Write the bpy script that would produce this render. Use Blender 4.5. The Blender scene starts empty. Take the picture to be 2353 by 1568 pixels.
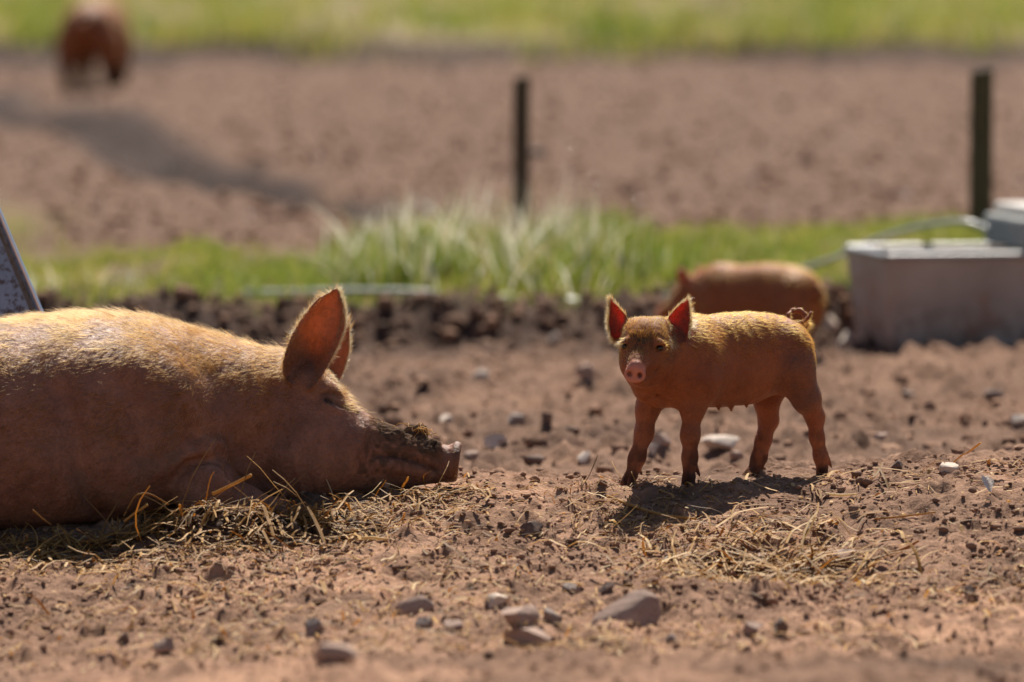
import bpy, math
import numpy as np

R = math.radians
rng = np.random.default_rng(11)
scene = bpy.context.scene
COL = scene.collection

# ------------------------------------------------------------------ camera, sky, sun, exposure
FPX = 13000.0                      # focal length in units of a 2353 px wide picture
CAM = np.array([0.0, -13.0, 1.28])
PITCH = math.atan(956.0 / FPX)
_f = np.array([0, math.cos(PITCH), -math.sin(PITCH)])
_u = np.array([0, math.sin(PITCH), math.cos(PITCH)])
_r = np.array([1.0, 0, 0])

cam_data = bpy.data.cameras.new('camera')
cam = bpy.data.objects.new('camera', cam_data)
COL.objects.link(cam)
cam.location = CAM
cam.rotation_euler = (math.pi / 2 - PITCH, 0, 0)
cam_data.sensor_width = 36.0
cam_data.lens = FPX / 2353.0 * 36.0
cam_data.clip_start = 0.2
cam_data.clip_end = 3000
cam_data.dof.use_dof = True
cam_data.dof.focus_distance = 12.95
cam_data.dof.aperture_fstop = 2.25
cam_data.dof.aperture_ratio = 1.15
scene.camera = cam

SUN_EL, SUN_AZ = R(53), R(4)      # azimuth from +Y (straight behind the pigs) towards +X
world = bpy.data.worlds.new('World')
scene.world = world
world.use_nodes = True
wn = world.node_tree
bg = wn.nodes['Background']
sky = wn.nodes.new('ShaderNodeTexSky')
sky.sky_type = 'NISHITA'
sky.sun_disc = False
sky.sun_elevation = SUN_EL
sky.sun_rotation = SUN_AZ
sky.air_density = 1.0
sky.dust_density = 1.2
wn.links.new(sky.outputs[0], bg.inputs[0])
bg.inputs[1].default_value = 0.05

sun_data = bpy.data.lights.new('sun', 'SUN')
sun_data.energy = 5.0
sun_data.angle = R(0.53)
sun_data.color = (1.0, 0.92, 0.80)
sun = bpy.data.objects.new('sun', sun_data)
COL.objects.link(sun)
sun.location = (3, 12, 15)
sun.rotation_euler = (-(math.pi / 2 - SUN_EL), 0, -SUN_AZ)   # light falls towards the camera, a little to the left

vs = scene.view_settings
vs.view_transform = 'Standard'
vs.look = 'None'
vs.exposure = 0.62
vs.gamma = 1.0
scene.cycles.use_denoising = True
scene.cycles.max_bounces = 6
scene.cycles.diffuse_bounces = 3
scene.cycles.glossy_bounces = 2
scene.cycles.transmission_bounces = 5
scene.cycles.transparent_max_bounces = 8
scene.cycles.sample_clamp_indirect = 6.0
scene.cycles_curves.shape = 'RIBBONS'
scene.cycles_curves.subdivisions = 2

# ------------------------------------------------------------------ small maths
def P(px, py, Y):
    """world point seen at picture position px,py (2353 x 1568 scale) at depth Y"""
    d = _f * FPX + _r * (px - 1176.5) + _u * (784 - py)
    return CAM + d * ((Y - CAM[1]) / d[1])

def sm(a, b, x):
    t = np.clip((x - a) / (b - a), 0, 1)
    return t * t * (3 - 2 * t)

def _hash(ix, iy, iz):
    n = (ix.astype(np.int64) * 374761393 + iy.astype(np.int64) * 668265263 + iz.astype(np.int64) * 1440662683) & 0xffffffff
    n = ((n ^ (n >> 13)) * 1274126177) & 0xffffffff
    n = ((n ^ (n >> 16)) * 2246822519) & 0xffffffff
    n = n ^ (n >> 15)
    return (n & 0xffffff) / float(0x7fffff) - 1.0

def noise3(x, y, z):
    x, y, z = np.broadcast_arrays(x, y, z)
    ix, iy, iz = np.floor(x), np.floor(y), np.floor(z)
    fx, fy, fz = x - ix, y - iy, z - iz
    fx = fx * fx * fx * (fx * (fx * 6 - 15) + 10)
    fy = fy * fy * fy * (fy * (fy * 6 - 15) + 10)
    fz = fz * fz * fz * (fz * (fz * 6 - 15) + 10)
    def c(a, b, d): return _hash(ix + a, iy + b, iz + d)
    x00 = c(0,0,0) * (1 - fx) + c(1,0,0) * fx
    x10 = c(0,1,0) * (1 - fx) + c(1,1,0) * fx
    x01 = c(0,0,1) * (1 - fx) + c(1,0,1) * fx
    x11 = c(0,1,1) * (1 - fx) + c(1,1,1) * fx
    return (x00 * (1 - fy) + x10 * fy) * (1 - fz) + (x01 * (1 - fy) + x11 * fy) * fz

def noise2(x, y, seed=0.0):
    x, y = np.broadcast_arrays(x, y)
    ix, iy = np.floor(x), np.floor(y)
    fx, fy = x - ix, y - iy
    fx = fx * fx * fx * (fx * (fx * 6 - 15) + 10)
    fy = fy * fy * fy * (fy * (fy * 6 - 15) + 10)
    s = np.full_like(ix, seed)
    a = _hash(ix, iy, s) * (1 - fx) + _hash(ix + 1, iy, s) * fx
    b = _hash(ix, iy + 1, s) * (1 - fx) + _hash(ix + 1, iy + 1, s) * fx
    return a * (1 - fy) + b * fy

def fbm2(x, y, oct=4, seed=0, gain=0.5):
    v = 0; a = 1.0; t = 0
    for i in range(oct):
        v = v + a * noise2(x * 2 ** i * 1.03 + 17.3 * i, y * 2 ** i * 1.03 - 9.1 * i, seed + i)
        t += a; a *= gain
    return v / t

def worley2(x, y, seed=0):
    """distance to nearest and second nearest feature point, and a random number of the nearest cell"""
    ix, iy = np.floor(x), np.floor(y)
    F1 = np.full(x.shape, 9.0); F2 = np.full(x.shape, 9.0); H = np.zeros(x.shape)
    for a in (-1, 0, 1):
        for b in (-1, 0, 1):
            cx, cy = ix + a, iy + b; s = np.full_like(cx, seed)
            d = np.hypot(x - cx - .5 - .45 * _hash(cx, cy, s + 1), y - cy - .5 - .45 * _hash(cx, cy, s + 2))
            h = _hash(cx, cy, s + 3) * .5 + .5
            n = d < F1
            F2 = np.where(n, F1, np.minimum(F2, d)); H = np.where(n, h, H); F1 = np.where(n, d, F1)
    return F1, F2, H
def worley3(p, scale, seed=0):
    q = p * scale; i = np.floor(q)
    F1 = np.full(len(p), 9.0); F2 = np.full(len(p), 9.0); H = np.zeros(len(p))
    for a in (-1, 0, 1):
        for b in (-1, 0, 1):
            for c in (-1, 0, 1):
                cx, cy, cz = i[:, 0] + a, i[:, 1] + b, i[:, 2] + c
                o = np.stack([_hash(cx + 31 * k + seed, cy, cz) for k in (1, 2, 3)], 1) * .45 + .5
                d = np.linalg.norm(q - np.stack([cx, cy, cz], 1) - o, axis=1); h = _hash(cx + 7, cy + seed, cz) * .5 + .5
                n = d < F1
                F2 = np.where(n, F1, np.minimum(F2, d)); H = np.where(n, h, H); F1 = np.where(n, d, F1)
    return F1, F2, H

# ------------------------------------------------------------------ mesh helpers
def mesh_np(name, V, Fq=None, Ft=None, smooth=True):
    """mesh from numpy verts, quads and triangles"""
    me = bpy.data.meshes.new(name)
    V = np.asarray(V, dtype=np.float32)
    Fq = np.zeros((0, 4), np.int32) if Fq is None else np.asarray(Fq, np.int32)
    Ft = np.zeros((0, 3), np.int32) if Ft is None else np.asarray(Ft, np.int32)
    me.vertices.add(len(V)); me.vertices.foreach_set('co', V.ravel())
    nl = Fq.size + Ft.size
    me.loops.add(nl)
    me.loops.foreach_set('vertex_index', np.concatenate([Fq.ravel(), Ft.ravel()]))
    nf = len(Fq) + len(Ft)
    me.polygons.add(nf)
    st = np.concatenate([np.arange(len(Fq)) * 4, Fq.size + np.arange(len(Ft)) * 3]).astype(np.int32)
    me.polygons.foreach_set('loop_start', st)
    me.update(calc_edges=True)
    me.polygons.foreach_set('use_smooth', np.full(nf, smooth, dtype=bool))
    return me

def attr(me, name, vals):
    a = me.attributes.new(name, 'FLOAT', 'POINT')
    a.data.foreach_set('value', np.asarray(vals, np.float32))

def obj(name, me, mat, parent=None, loc=None):
    o = bpy.data.objects.new(name, me)
    COL.objects.link(o)
    for m in (mat if isinstance(mat, (list, tuple)) else [mat]):
        if m: me.materials.append(m)
    if parent: o.parent = parent
    if loc is not None: o.location = loc
    return o

def tag(o, label, cat, group=None, kind=None):
    o['label'] = label
    o['category'] = cat
    if group: o['group'] = group
    if kind: o['kind'] = kind
    return o

def empty(name, loc):
    o = bpy.data.objects.new(name, None)
    COL.objects.link(o); o.location = loc
    o.empty_display_size = 0.1
    return o

def tubes(PTS, RAD, sides=3, flat=1.0):
    """batch of tubes; PTS (N,S,3), RAD (N,S) -> verts, quads"""
    N, S, _ = PTS.shape
    T = np.gradient(PTS, axis=1)
    T /= np.linalg.norm(T, axis=2, keepdims=True) + 1e-9
    ref = np.tile(np.array([0.0, 0, 1.0]), (N, S, 1))
    ref[np.abs(T[..., 2]) > 0.9] = (1, 0, 0)
    A = np.cross(T, ref); A /= np.linalg.norm(A, axis=2, keepdims=True) + 1e-9
    B = np.cross(T, A)
    ang = np.arange(sides) * 2 * math.pi / sides
    V = (PTS[:, :, None, :] + RAD[:, :, None, None] * (np.cos(ang)[None, None, :, None] * A[:, :, None, :]
         + flat * np.sin(ang)[None, None, :, None] * B[:, :, None, :]))
    base = (np.arange(N) * S * sides)[:, None, None]
    s = (np.arange(S - 1) * sides)[None, :, None]
    k = np.arange(sides)[None, None, :]
    k2 = (k + 1) % sides
    Q = np.stack([base + s + k, base + s + k2, base + s + sides + k2, base + s + sides + k], -1).reshape(-1, 4)
    return V.reshape(-1, 3), Q

def ico(sub):
    import bmesh
    bm = bmesh.new()
    bmesh.ops.create_icosphere(bm, subdivisions=sub, radius=1.0)
    bm.verts.ensure_lookup_table()
    V = np.array([v.co[:] for v in bm.verts]); F = np.array([[v.index for v in f.verts] for f in bm.faces])
    bm.free()
    return V, F
ICO = {k: ico(k) for k in (1, 2, 3, 4)}

def box_bm(cx, cy, cz, sx, sy, sz, taper=1.0):
    """eight corners and six quads of a box (base centre cx,cy,cz), bottom scaled by taper"""
    V = []
    for z, t in ((0, taper), (sz, 1.0)):
        for dx, dy in ((-1, -1), (1, -1), (1, 1), (-1, 1)):
            V.append((cx + dx * sx / 2 * t, cy + dy * sy / 2 * t, cz + z))
    F = [(3, 2, 1, 0), (4, 5, 6, 7), (0, 1, 5, 4), (1, 2, 6, 5), (2, 3, 7, 6), (3, 0, 4, 7)]
    return np.array(V), np.array(F)

def bevel(o, w, seg=2):
    m = o.modifiers.new('bevel', 'BEVEL'); m.width = w; m.segments = seg; m.limit_method = 'ANGLE'
    return o

# ------------------------------------------------------------------ materials
class NT:
    def __init__(self, name):
        self.m = bpy.data.materials.new(name); self.m.use_nodes = True
        self.t = self.m.node_tree; self.n = self.t.nodes
        self.bsdf = self.n['Principled BSDF']; self.out = self.n['Material Output']
    def node(self, typ, **kw):
        n = self.n.new(typ)
        for k, v in kw.items():
            if k.startswith('i_'):
                n.inputs[int(k[2:])].default_value = v
            else: setattr(n, k, v)
        return n
    def link(self, a, b): self.t.links.new(a, b)
    def coord(self):
        return self.node('ShaderNodeTexCoord').outputs['Object']
    def noise(self, scale, detail=4, rough=0.55, vec=None, dist=0.0):
        n = self.node('ShaderNodeTexNoise'); n.inputs['Scale'].default_value = scale
        n.inputs['Detail'].default_value = detail; n.inputs['Roughness'].default_value = rough
        n.inputs['Distortion'].default_value = dist
        if vec is not None: self.link(vec, n.inputs['Vector'])
        return n.outputs['Fac']
    def ramp(self, fac, stops):
        r = self.node('ShaderNodeValToRGB'); e = r.color_ramp.elements
        while len(e) < len(stops): e.new(0.5)
        for el, (p, c) in zip(e, stops):
            el.position = p; el.color = (*c, 1) if len(c) == 3 else c
        self.link(fac, r.inputs[0]); return r.outputs[0]
    def mix(self, fac, a, b):
        m = self.node('ShaderNodeMix', data_type='RGBA')
        for s, v in ((m.inputs[0], fac), (m.inputs[6], a), (m.inputs[7], b)):
            if isinstance(v, (int, float)): s.default_value = v
            elif isinstance(v, tuple): s.default_value = (*v, 1)
            else: self.link(v, s)
        return m.outputs[2]
    def mul(self, a, b, op='MULTIPLY'):
        m = self.node('ShaderNodeMath', operation=op)
        for s, v in ((m.inputs[0], a), (m.inputs[1], b)):
            if isinstance(v, (int, float)): s.default_value = v
            else: self.link(v, s)
        return m.outputs[0]
    def attr(self, name):
        return self.node('ShaderNodeAttribute', attribute_name=name).outputs['Fac']
    def bump(self, h, strength, dist, normal=None):
        b = self.node('ShaderNodeBump'); b.inputs['Strength'].default_value = strength; b.inputs['Distance'].default_value = dist
        self.link(h, b.inputs['Height'])
        if normal is not None: self.link(normal, b.inputs['Normal'])
        return b.outputs[0]
    def set(self, color=None, rough=None, normal=None, spec=None, metal=None, sheen=None):
        b = self.bsdf
        for key, v in (('Base Color', color), ('Roughness', rough), ('Normal', normal), ('Specular IOR Level', spec), ('Metallic', metal)):
            if v is None: continue
            if isinstance(v, (int, float)): b.inputs[key].default_value = v
            elif isinstance(v, tuple): b.inputs[key].default_value = (*v, 1)
            else: self.link(v, b.inputs[key])
        return self

def simple(name, c1, c2, scale=20, rough=0.8, bump=0.3, bdist=0.003, spec=0.3, metal=0.0):
    t = NT(name); v = t.coord()
    n = t.noise(scale, 6, 0.6, v)
    t.set(t.ramp(n, [(0.3, c1), (0.7, c2)]), rough, t.bump(t.noise(scale * 2.5, 5, 0.6, v), bump, bdist), spec, metal)
    return t.m

M = {}
# soil: dry red-brown earth, with grass tint, near-ground lift and darkening (damp, painted bank shade) where the attributes say so
t = NT('soil'); v = t.coord()
n1 = t.noise(1.3, 6, 0.62, v); n2 = t.noise(22, 6, 0.7, v); n3 = t.noise(140, 3, 0.6, v)
c = t.ramp(n1, [(0.3, (0.132, 0.072, 0.046)), (0.7, (0.208, 0.122, 0.081))])
c = t.mix(t.ramp(n2, [(0.38, (0.55, 0.55, 0.55)), (0.62, (0, 0, 0))]), c, (0.155, 0.085, 0.056))
c = t.mix(t.ramp(n3, [(0.56, (0, 0, 0)), (0.72, (0.6, 0.6, 0.6))]), c, (0.42, 0.29, 0.21))
dst = t.mix(n2, (0.38, 0.20, 0.122), (0.62, 0.375, 0.245))
c = t.mix(t.attr('dust_lift'), c, dst)
c = t.mix(t.ramp(t.noise(5.5, 7, 0.72, v, 0.5), [(0.44, (0.62, 0.62, 0.62)), (0.56, (0, 0, 0))]), c, (0.135, 0.072, 0.046))
gr = t.ramp(t.noise(0.55, 5, 0.65, v), [(0.30, (0.30, 0.20, 0.11)), (0.42, (0.24, 0.19, 0.07)), (0.55, (0.16, 0.19, 0.035)), (0.72, (0.24, 0.24, 0.05))])
c = t.mix(t.attr('grass'), c, gr)
c = t.mix(t.attr('soil_darken'), c, (0.048, 0.027, 0.021))
n4 = t.noise(62, 5, 0.7, v)
nb = t.bump(n2, 0.7, 0.02); nb = t.bump(n4, 0.8, 0.010, nb); nb = t.bump(n3, 0.6, 0.005, nb)
t.set(c, 0.92, nb, 0.2); M['soil'] = t.m

t = NT('clod'); v = t.coord()
n2 = t.noise(25, 6, 0.7, v)
c = t.ramp(n2, [(0.3, (0.21, 0.115, 0.072)), (0.72, (0.42, 0.25, 0.165))])
c = t.mix(t.attr('soil_darken'), c, (0.05, 0.032, 0.024))
t.set(c, 0.92, t.bump(t.noise(110, 5, 0.65, v), 0.6, 0.004), 0.2); M['clod'] = t.m

def stone_mat(name, c1, c2, c3):
    t = NT(name); v = t.coord()
    c = t.ramp(t.noise(14, 6, 0.6, v), [(0.3, c1), (0.7, c2)])
    c = t.mix(t.ramp(t.noise(60, 5, 0.7, v), [(0.5, (0, 0, 0)), (0.66, (0.7, 0.7, 0.7))]), c, c3)
    t.set(c, 0.8, t.bump(t.noise(45, 7, 0.65, v), 0.5, 0.006), 0.35); return t.m
M['stone_pink'] = stone_mat('stone_pink', (0.30, 0.195, 0.15), (0.44, 0.305, 0.24), (0.27, 0.155, 0.11))
M['stone_pale'] = stone_mat('stone_pale', (0.54, 0.44, 0.36), (0.72, 0.61, 0.52), (0.44, 0.31, 0.23))
M['stone_grey'] = stone_mat('stone_grey', (0.20, 0.155, 0.135), (0.32, 0.25, 0.215), (0.30, 0.19, 0.14))
M['stone_dark'] = stone_mat('stone_dark', (0.10, 0.065, 0.052), (0.18, 0.115, 0.09), (0.28, 0.165, 0.115))

M['flint'] = simple('flint', (0.55, 0.50, 0.45), (0.75, 0.72, 0.68), 20, 0.18, 0.2, 0.002, 0.7)

# straw: golden, slightly shiny, lets some light through
def straw_mat(name, stops):
    t = NT(name)
    c = t.ramp(t.attr('tint'), stops)
    t.set(c, 0.55, None, 0.25)
    tr = t.node('ShaderNodeBsdfTranslucent'); t.link(c, tr.inputs[0])
    mx = t.node('ShaderNodeMixShader'); mx.inputs[0].default_value = 0.45
    t.link(t.bsdf.outputs[0], mx.inputs[1]); t.link(tr.outputs[0], mx.inputs[2]); t.link(mx.outputs[0], t.out.inputs[0])
    return t.m
M['straw'] = straw_mat('straw', [(0.0, (0.13, 0.065, 0.025)), (0.4, (0.42, 0.22, 0.06)), (0.75, (0.68, 0.42, 0.14)), (1.0, (0.82, 0.66, 0.40))])
M['grass'] = straw_mat('grass', [(0.0, (0.11, 0.18, 0.028)), (0.4, (0.26, 0.30, 0.05)), (0.7, (0.40, 0.36, 0.085)), (0.88, (0.45, 0.34, 0.165)), (1.0, (0.78, 0.74, 0.60))])
M['grass'].node_tree.nodes['Mix Shader'].inputs[0].default_value = 0.5
M['grass'].node_tree.nodes['Principled BSDF'].inputs['Roughness'].default_value = 0.5

def hair_mat(name, c, glow, fibre, share=0.4):
    """fine animal hair: soft body colour, light coming through from behind, a small sheen"""
    t = NT(name); t.n.remove(t.bsdf)
    rnd = t.node('ShaderNodeHairInfo').outputs['Random']
    def var(q): return t.ramp(rnd, [(0.0, tuple(x * 0.45 for x in q)), (0.55, q), (1.0, tuple(min(1, x * 1.45) for x in q))])
    d = t.node('ShaderNodeBsdfDiffuse'); t.link(var(c), d.inputs[0])
    tr = t.node('ShaderNodeBsdfTranslucent'); t.link(var(glow), tr.inputs[0])
    gl = t.node('ShaderNodeBsdfHairPrincipled'); gl.parametrization = 'COLOR'
    gl.inputs['Roughness'].default_value = 0.38; gl.inputs['Radial Roughness'].default_value = 0.5; gl.inputs['IOR'].default_value = 1.42
    t.link(var(fibre), gl.inputs['Color'])
    m1 = t.node('ShaderNodeMixShader'); m1.inputs[0].default_value = 0.55
    t.link(d.outputs[0], m1.inputs[1]); t.link(tr.outputs[0], m1.inputs[2])
    m2 = t.node('ShaderNodeMixShader'); m2.inputs[0].default_value = share
    t.link(m1.outputs[0], m2.inputs[1]); t.link(gl.outputs[0], m2.inputs[2]); t.link(m2.outputs[0], t.out.inputs[0])
    return t.m
M['sow_hair'] = hair_mat('sow_hair', (0.38, 0.185, 0.065), (0.86, 0.44, 0.135), (0.46, 0.20, 0.05), 0.38)
M['piglet_hair'] = hair_mat('piglet_hair', (0.37, 0.118, 0.030), (1.0, 0.44, 0.06), (0.68, 0.245, 0.022), 0.5)
M['pale_hair'] = hair_mat('pale_hair', (0.50, 0.36, 0.20), (0.92, 0.74, 0.44), (0.62, 0.45, 0.24), 0.4)

def skin_mat(name, lo, hi, mudc, earc, glow, ear_mix=0.6):
    """pig skin: mottled base, mud, dark hooves, darkened creases and painted ear shade where the attributes say so, ears that let light through"""
    t = NT(name); v = t.coord()
    n = t.noise(11, 8, 0.72, v, 0.4); f = t.noise(160, 3, 0.6, v)
    c = t.ramp(n, [(0.3, lo), (0.7, hi)])
    c = t.mix(t.ramp(f, [(0.45, (0, 0, 0)), (0.75, (0.35, 0.35, 0.35))]), c, tuple(x * 0.5 for x in lo))
    c = t.mix(t.ramp(t.noise(5, 6, 0.65, v), [(0.52, (0, 0, 0)), (0.70, (0.55, 0.55, 0.55))]), c, tuple(x * 0.95 for x in mudc))
    c = t.mix(t.attr('pink'), c, earc)
    c = t.mix(t.attr('mud'), c, t.ramp(t.noise(70, 5, 0.6, v), [(0.35, tuple(x * 0.55 for x in mudc)), (0.65, mudc)]))
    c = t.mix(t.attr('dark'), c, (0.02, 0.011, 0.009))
    w = t.node('ShaderNodeTexVoronoi'); w.inputs['Scale'].default_value = 85; t.link(v, w.inputs['Vector'])
    nb = t.bump(t.noise(38, 6, 0.68, v, 0.8), 0.6, 0.010); nb = t.bump(w.outputs['Distance'], 0.4, 0.004, nb)
    t.set(c, t.ramp(t.attr('mud'), [(0.0, (0.5, 0.5, 0.5)), (0.6, (0.97, 0.97, 0.97))]), nb, t.ramp(t.attr('mud'), [(0.0, (0.3, 0.3, 0.3)), (0.6, (0.04, 0.04, 0.04))]))
    ear = t.attr('ear')
    tr = t.node('ShaderNodeBsdfTranslucent')
    t.link(t.mix(t.ramp(t.noise(60, 4, 0.6, v, 1.0), [(0.35, (0, 0, 0)), (0.7, (1, 1, 1))]), glow, tuple(x * 0.45 for x in glow)), tr.inputs[0])
    mx = t.node('ShaderNodeMixShader'); t.link(t.mul(ear, ear_mix), mx.inputs[0])
    t.link(t.bsdf.outputs[0], mx.inputs[1]); t.link(tr.outputs[0], mx.inputs[2]); t.link(mx.outputs[0], t.out.inputs[0])
    return t.m
M['sow_skin'] = skin_mat('sow_skin', (0.175, 0.070, 0.042), (0.385, 0.18, 0.115), (0.15, 0.095, 0.066), (0.50, 0.22, 0.12), (0.85, 0.34, 0.13), 0.42)
M['piglet_skin'] = skin_mat('piglet_skin', (0.235, 0.064, 0.025), (0.40, 0.128, 0.046), (0.10, 0.07, 0.058), (0.62, 0.23, 0.15), (0.80, 0.10, 0.05), 0.7)
M['hoof'] = simple('hoof', (0.05, 0.035, 0.028), (0.13, 0.085, 0.06), 60, 0.7)

t = NT('eye'); t.set((0.012, 0.008, 0.007), 0.12, None, 0.6); M['eye'] = t.m

t = NT('galvanised'); v = t.coord()
c = t.ramp(t.noise(9, 6, 0.6, v), [(0.3, (0.17, 0.26, 0.40)), (0.7, (0.28, 0.40, 0.57))])
sp = t.ramp(t.noise(42, 7, 0.75, v), [(0.51, (0, 0, 0)), (0.57, (0.9, 0.9, 0.9))])
c = t.mix(sp, c, (0.07, 0.055, 0.05))
t.set(c, 0.5, t.bump(t.noise(30, 5, 0.6, v), 0.2, 0.003), 0.5, 0.1); M['galvanised'] = t.m
M['bright_edge'] = simple('bright_edge', (0.66, 0.76, 0.9), (0.78, 0.85, 0.95), 30, 0.3, 0.1, 0.001, 0.5, 0.85)
t = NT('trough_metal'); v = t.coord()
c = t.ramp(t.noise(4, 6, 0.6, v), [(0.3, (0.40, 0.315, 0.26)), (0.7, (0.56, 0.455, 0.385))])
c = t.mix(t.ramp(t.noise(6, 6, 0.7, v, 1.0), [(0.5, (0, 0, 0)), (0.68, (0.8, 0.8, 0.8))]), c, (0.46, 0.23, 0.14))
sx = t.node('ShaderNodeSeparateXYZ'); t.link(v, sx.inputs[0])
sp = t.mul(t.ramp(sx.outputs[2], [(0.0, (1, 1, 1)), (0.24, (0, 0, 0))]), t.ramp(t.noise(13, 6, 0.7, v), [(0.42, (0, 0, 0)), (0.55, (1, 1, 1))]))
c = t.mix(sp, c, (0.16, 0.09, 0.06))
t.set(c, 0.6, t.bump(t.noise(25, 5, 0.6, v), 0.3, 0.004), 0.4, 0.0); M['trough_metal'] = t.m
M['rim_metal'] = simple('rim_metal', (0.36, 0.36, 0.37), (0.5, 0.5, 0.51), 12, 0.35, 0.2, 0.002, 0.5, 0.6)
M['white_plastic'] = simple('white_plastic', (0.5, 0.47, 0.44), (0.62, 0.59, 0.55), 10, 0.6)
M['grey_plastic'] = simple('grey_plastic', (0.28, 0.29, 0.28), (0.36, 0.37, 0.36), 10, 0.6)
M['hose'] = simple('hose', (0.40, 0.44, 0.45), (0.52, 0.56, 0.56), 10, 0.3, 0.1, 0.001, 0.6)
M['wood'] = simple('wood', (0.075, 0.055, 0.034), (0.13, 0.10, 0.062), 22, 0.85, 0.6, 0.006)
M['black_plastic'] = simple('black_plastic', (0.02, 0.02, 0.02), (0.04, 0.04, 0.04), 20, 0.5)
t = NT('trough_water'); t.set((0.03, 0.035, 0.035), 0.06, t.bump(t.noise(18, 3, 0.5, t.coord()), 0.25, 0.01), 0.6); M['trough_water'] = t.m
M['feather'] = simple('feather', (0.7, 0.7, 0.7), (0.82, 0.82, 0.82), 50, 0.7)
M['dry_leaf'] = straw_mat('dry_leaf', [(0.0, (0.30, 0.12, 0.03)), (1.0, (0.55, 0.26, 0.08))])

# ------------------------------------------------------------------ terrain
def bump2(x, y, cx, cy, rx, ry): return np.exp(-((x - cx) / rx) ** 2 - ((y - cy) / ry) ** 2)

def terrain_macro(x, y):
    zt = np.interp(x, [-4, -1.6, -1.2, -0.9, -0.6, -0.2, -0.05, 0.27, 0.72, 1.2, 3], [-.10, -.085, -.066, -.05, -.034, -.012, -.012, -.013, -.008, .006, .01])
    yc = np.interp(x, [-4, -0.3, 0.0, 0.27, 0.72, 1.2, 3], [0.35, 0.15, 0.07, 0.10, 0.32, 0.42, 0.7])
    z = zt + (-.13 - zt) * sm(yc, yc + 1.1, y)
    fr = np.maximum(0, -0.10 - y)
    z = z - .155 * (1 - np.exp(-fr / .75))
    z = z + (.105 + .03 * noise2(x * 1.7, y * 1.2, 9)) * np.exp(-(np.abs(y + 3.15) / .75) ** 2.2) * (1 - .25 * sm(.5, 1.2, x)) + .12 * sm(-3.2, -4.5, y)
    z = z - .05 * bump2(x, y, .56, -.80, .24, .26) + .022 * bump2(x, y, .66, -1.2, .35, .16)
    z = z + .030 * bump2(x, y, 1.12, -.30, .30, .45) - .02 * bump2(x, y, .95, -1.1, .3, .3)
    z = z + .050 * bump2(x, y, -.67, -.43, .13, .075) + .024 * bump2(x, y, -.50, -.42, .12, .07)
    yb = 5.70 + .22 * noise2(x * .9, x * 0 + 3.3) + .6 * sm(1.3, 2.0, x) + .05 * noise2(x * 4, x * 0 + 8.1)
    zg = .0 + .04 * noise2(x * 1.6, x * 0 + 5.2, 4) + .025 * noise2(x * 5.0, x * 0 + 5.2, 6)
    z = z + (zg + .13) * sm(yb, yb + .40, y)
    z = z + .06 * bump2(x, y, 1.75, 5.05, .45, .25)
    # diagonal ridge in the ploughed field
    ax, ay, bx, by = -3.6, 26.0, -.55, 11.3
    L = math.hypot(bx - ax, by - ay); ux, uy = (bx - ax) / L, (by - ay) / L
    s = (x - ax) * uy - (y - ay) * ux      # distance across the ridge
    tt = (x - ax) * ux + (y - ay) * uy
    s = -s + .25 * noise2(tt * .35, tt * 0 + 2.0)
    run = (1 - sm(L - 2.5, L, tt)) * sm(-4.5, -2.5, tt)
    z = z - .15 * np.exp(-(s / .2) ** 2) * run + .05 * np.exp(-((s - .45) / .25) ** 2) * run
    yfb = 39.6 + .8 * noise2(x * .25, x * 0 + 1.7)
    z = z + .16 * sm(yfb, yfb + .5, y) + .004 * np.maximum(0, y - 41)
    return z

def rut(x, y):  # mask of the darker band along the diagonal furrow
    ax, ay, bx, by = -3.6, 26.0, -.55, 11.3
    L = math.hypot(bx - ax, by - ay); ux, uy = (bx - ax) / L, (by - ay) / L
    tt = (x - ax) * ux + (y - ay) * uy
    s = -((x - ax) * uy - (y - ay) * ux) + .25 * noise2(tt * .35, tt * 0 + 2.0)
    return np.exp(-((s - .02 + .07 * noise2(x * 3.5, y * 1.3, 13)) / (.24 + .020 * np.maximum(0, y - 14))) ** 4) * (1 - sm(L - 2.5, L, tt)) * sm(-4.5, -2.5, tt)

def terrain(x, y, fine=True):
    z = terrain_macro(x, y)
    calm = 1 - .75 * bump2(x, y, .5, .12, .34, .22)
    far = sm(1.0, 6.0, y)
    z = z + .014 * calm * fbm2(x * 2.3, y * 1.8, 3, 3) * (1 + far)
    if fine:
        near = 1 - sm(9, 16, y)
        d = fbm2(x * 13, y * 11, 4, 20, .55)
        z = z + (.0125 * d + .0075 * np.maximum(0, fbm2(x * 34, y * 30, 3, 40, .7)) ) * calm * near * (1 + .9 * sm(.6, 3, y))
        wx, wy = x + .012 * noise2(x * 40, y * 40, 61), y + .012 * noise2(x * 40, y * 40, 62)
        cn = calm * (1 - sm(6, 9, y)) * sm(-6, -4, y)
        f1, f2, h = worley2(wx * 27, wy * 23, 101)
        z = z + .018 * cn * np.clip(h * 1.15 - .30, 0, 1) * np.clip(1 - (f1 / .62) ** 2, 0, 1)
        f1, f2, h = worley2(wx * 11, wy * 9, 202)
        z = z + cn * (.026 * np.clip(h - .58, 0, 1) * 2 * np.clip(1 - (f1 / .5) ** 2, 0, 1) - .016 * (h < .16) * np.exp(-(f1 / .34) ** 4)) * (1 + sm(.5, 2, y))
        z = z + .045 * sm(8, 14, y) * (1 - sm(39, 41, y)) * fbm2(x * 5, y * 3, 4, 30, .65)
        yb = sm(5.3, 5.7, y) * (1 - sm(6.3, 6.8, y))
        z = z + yb * .045 * fbm2(x * 6, y * 6, 3, 50)
    return z

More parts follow.
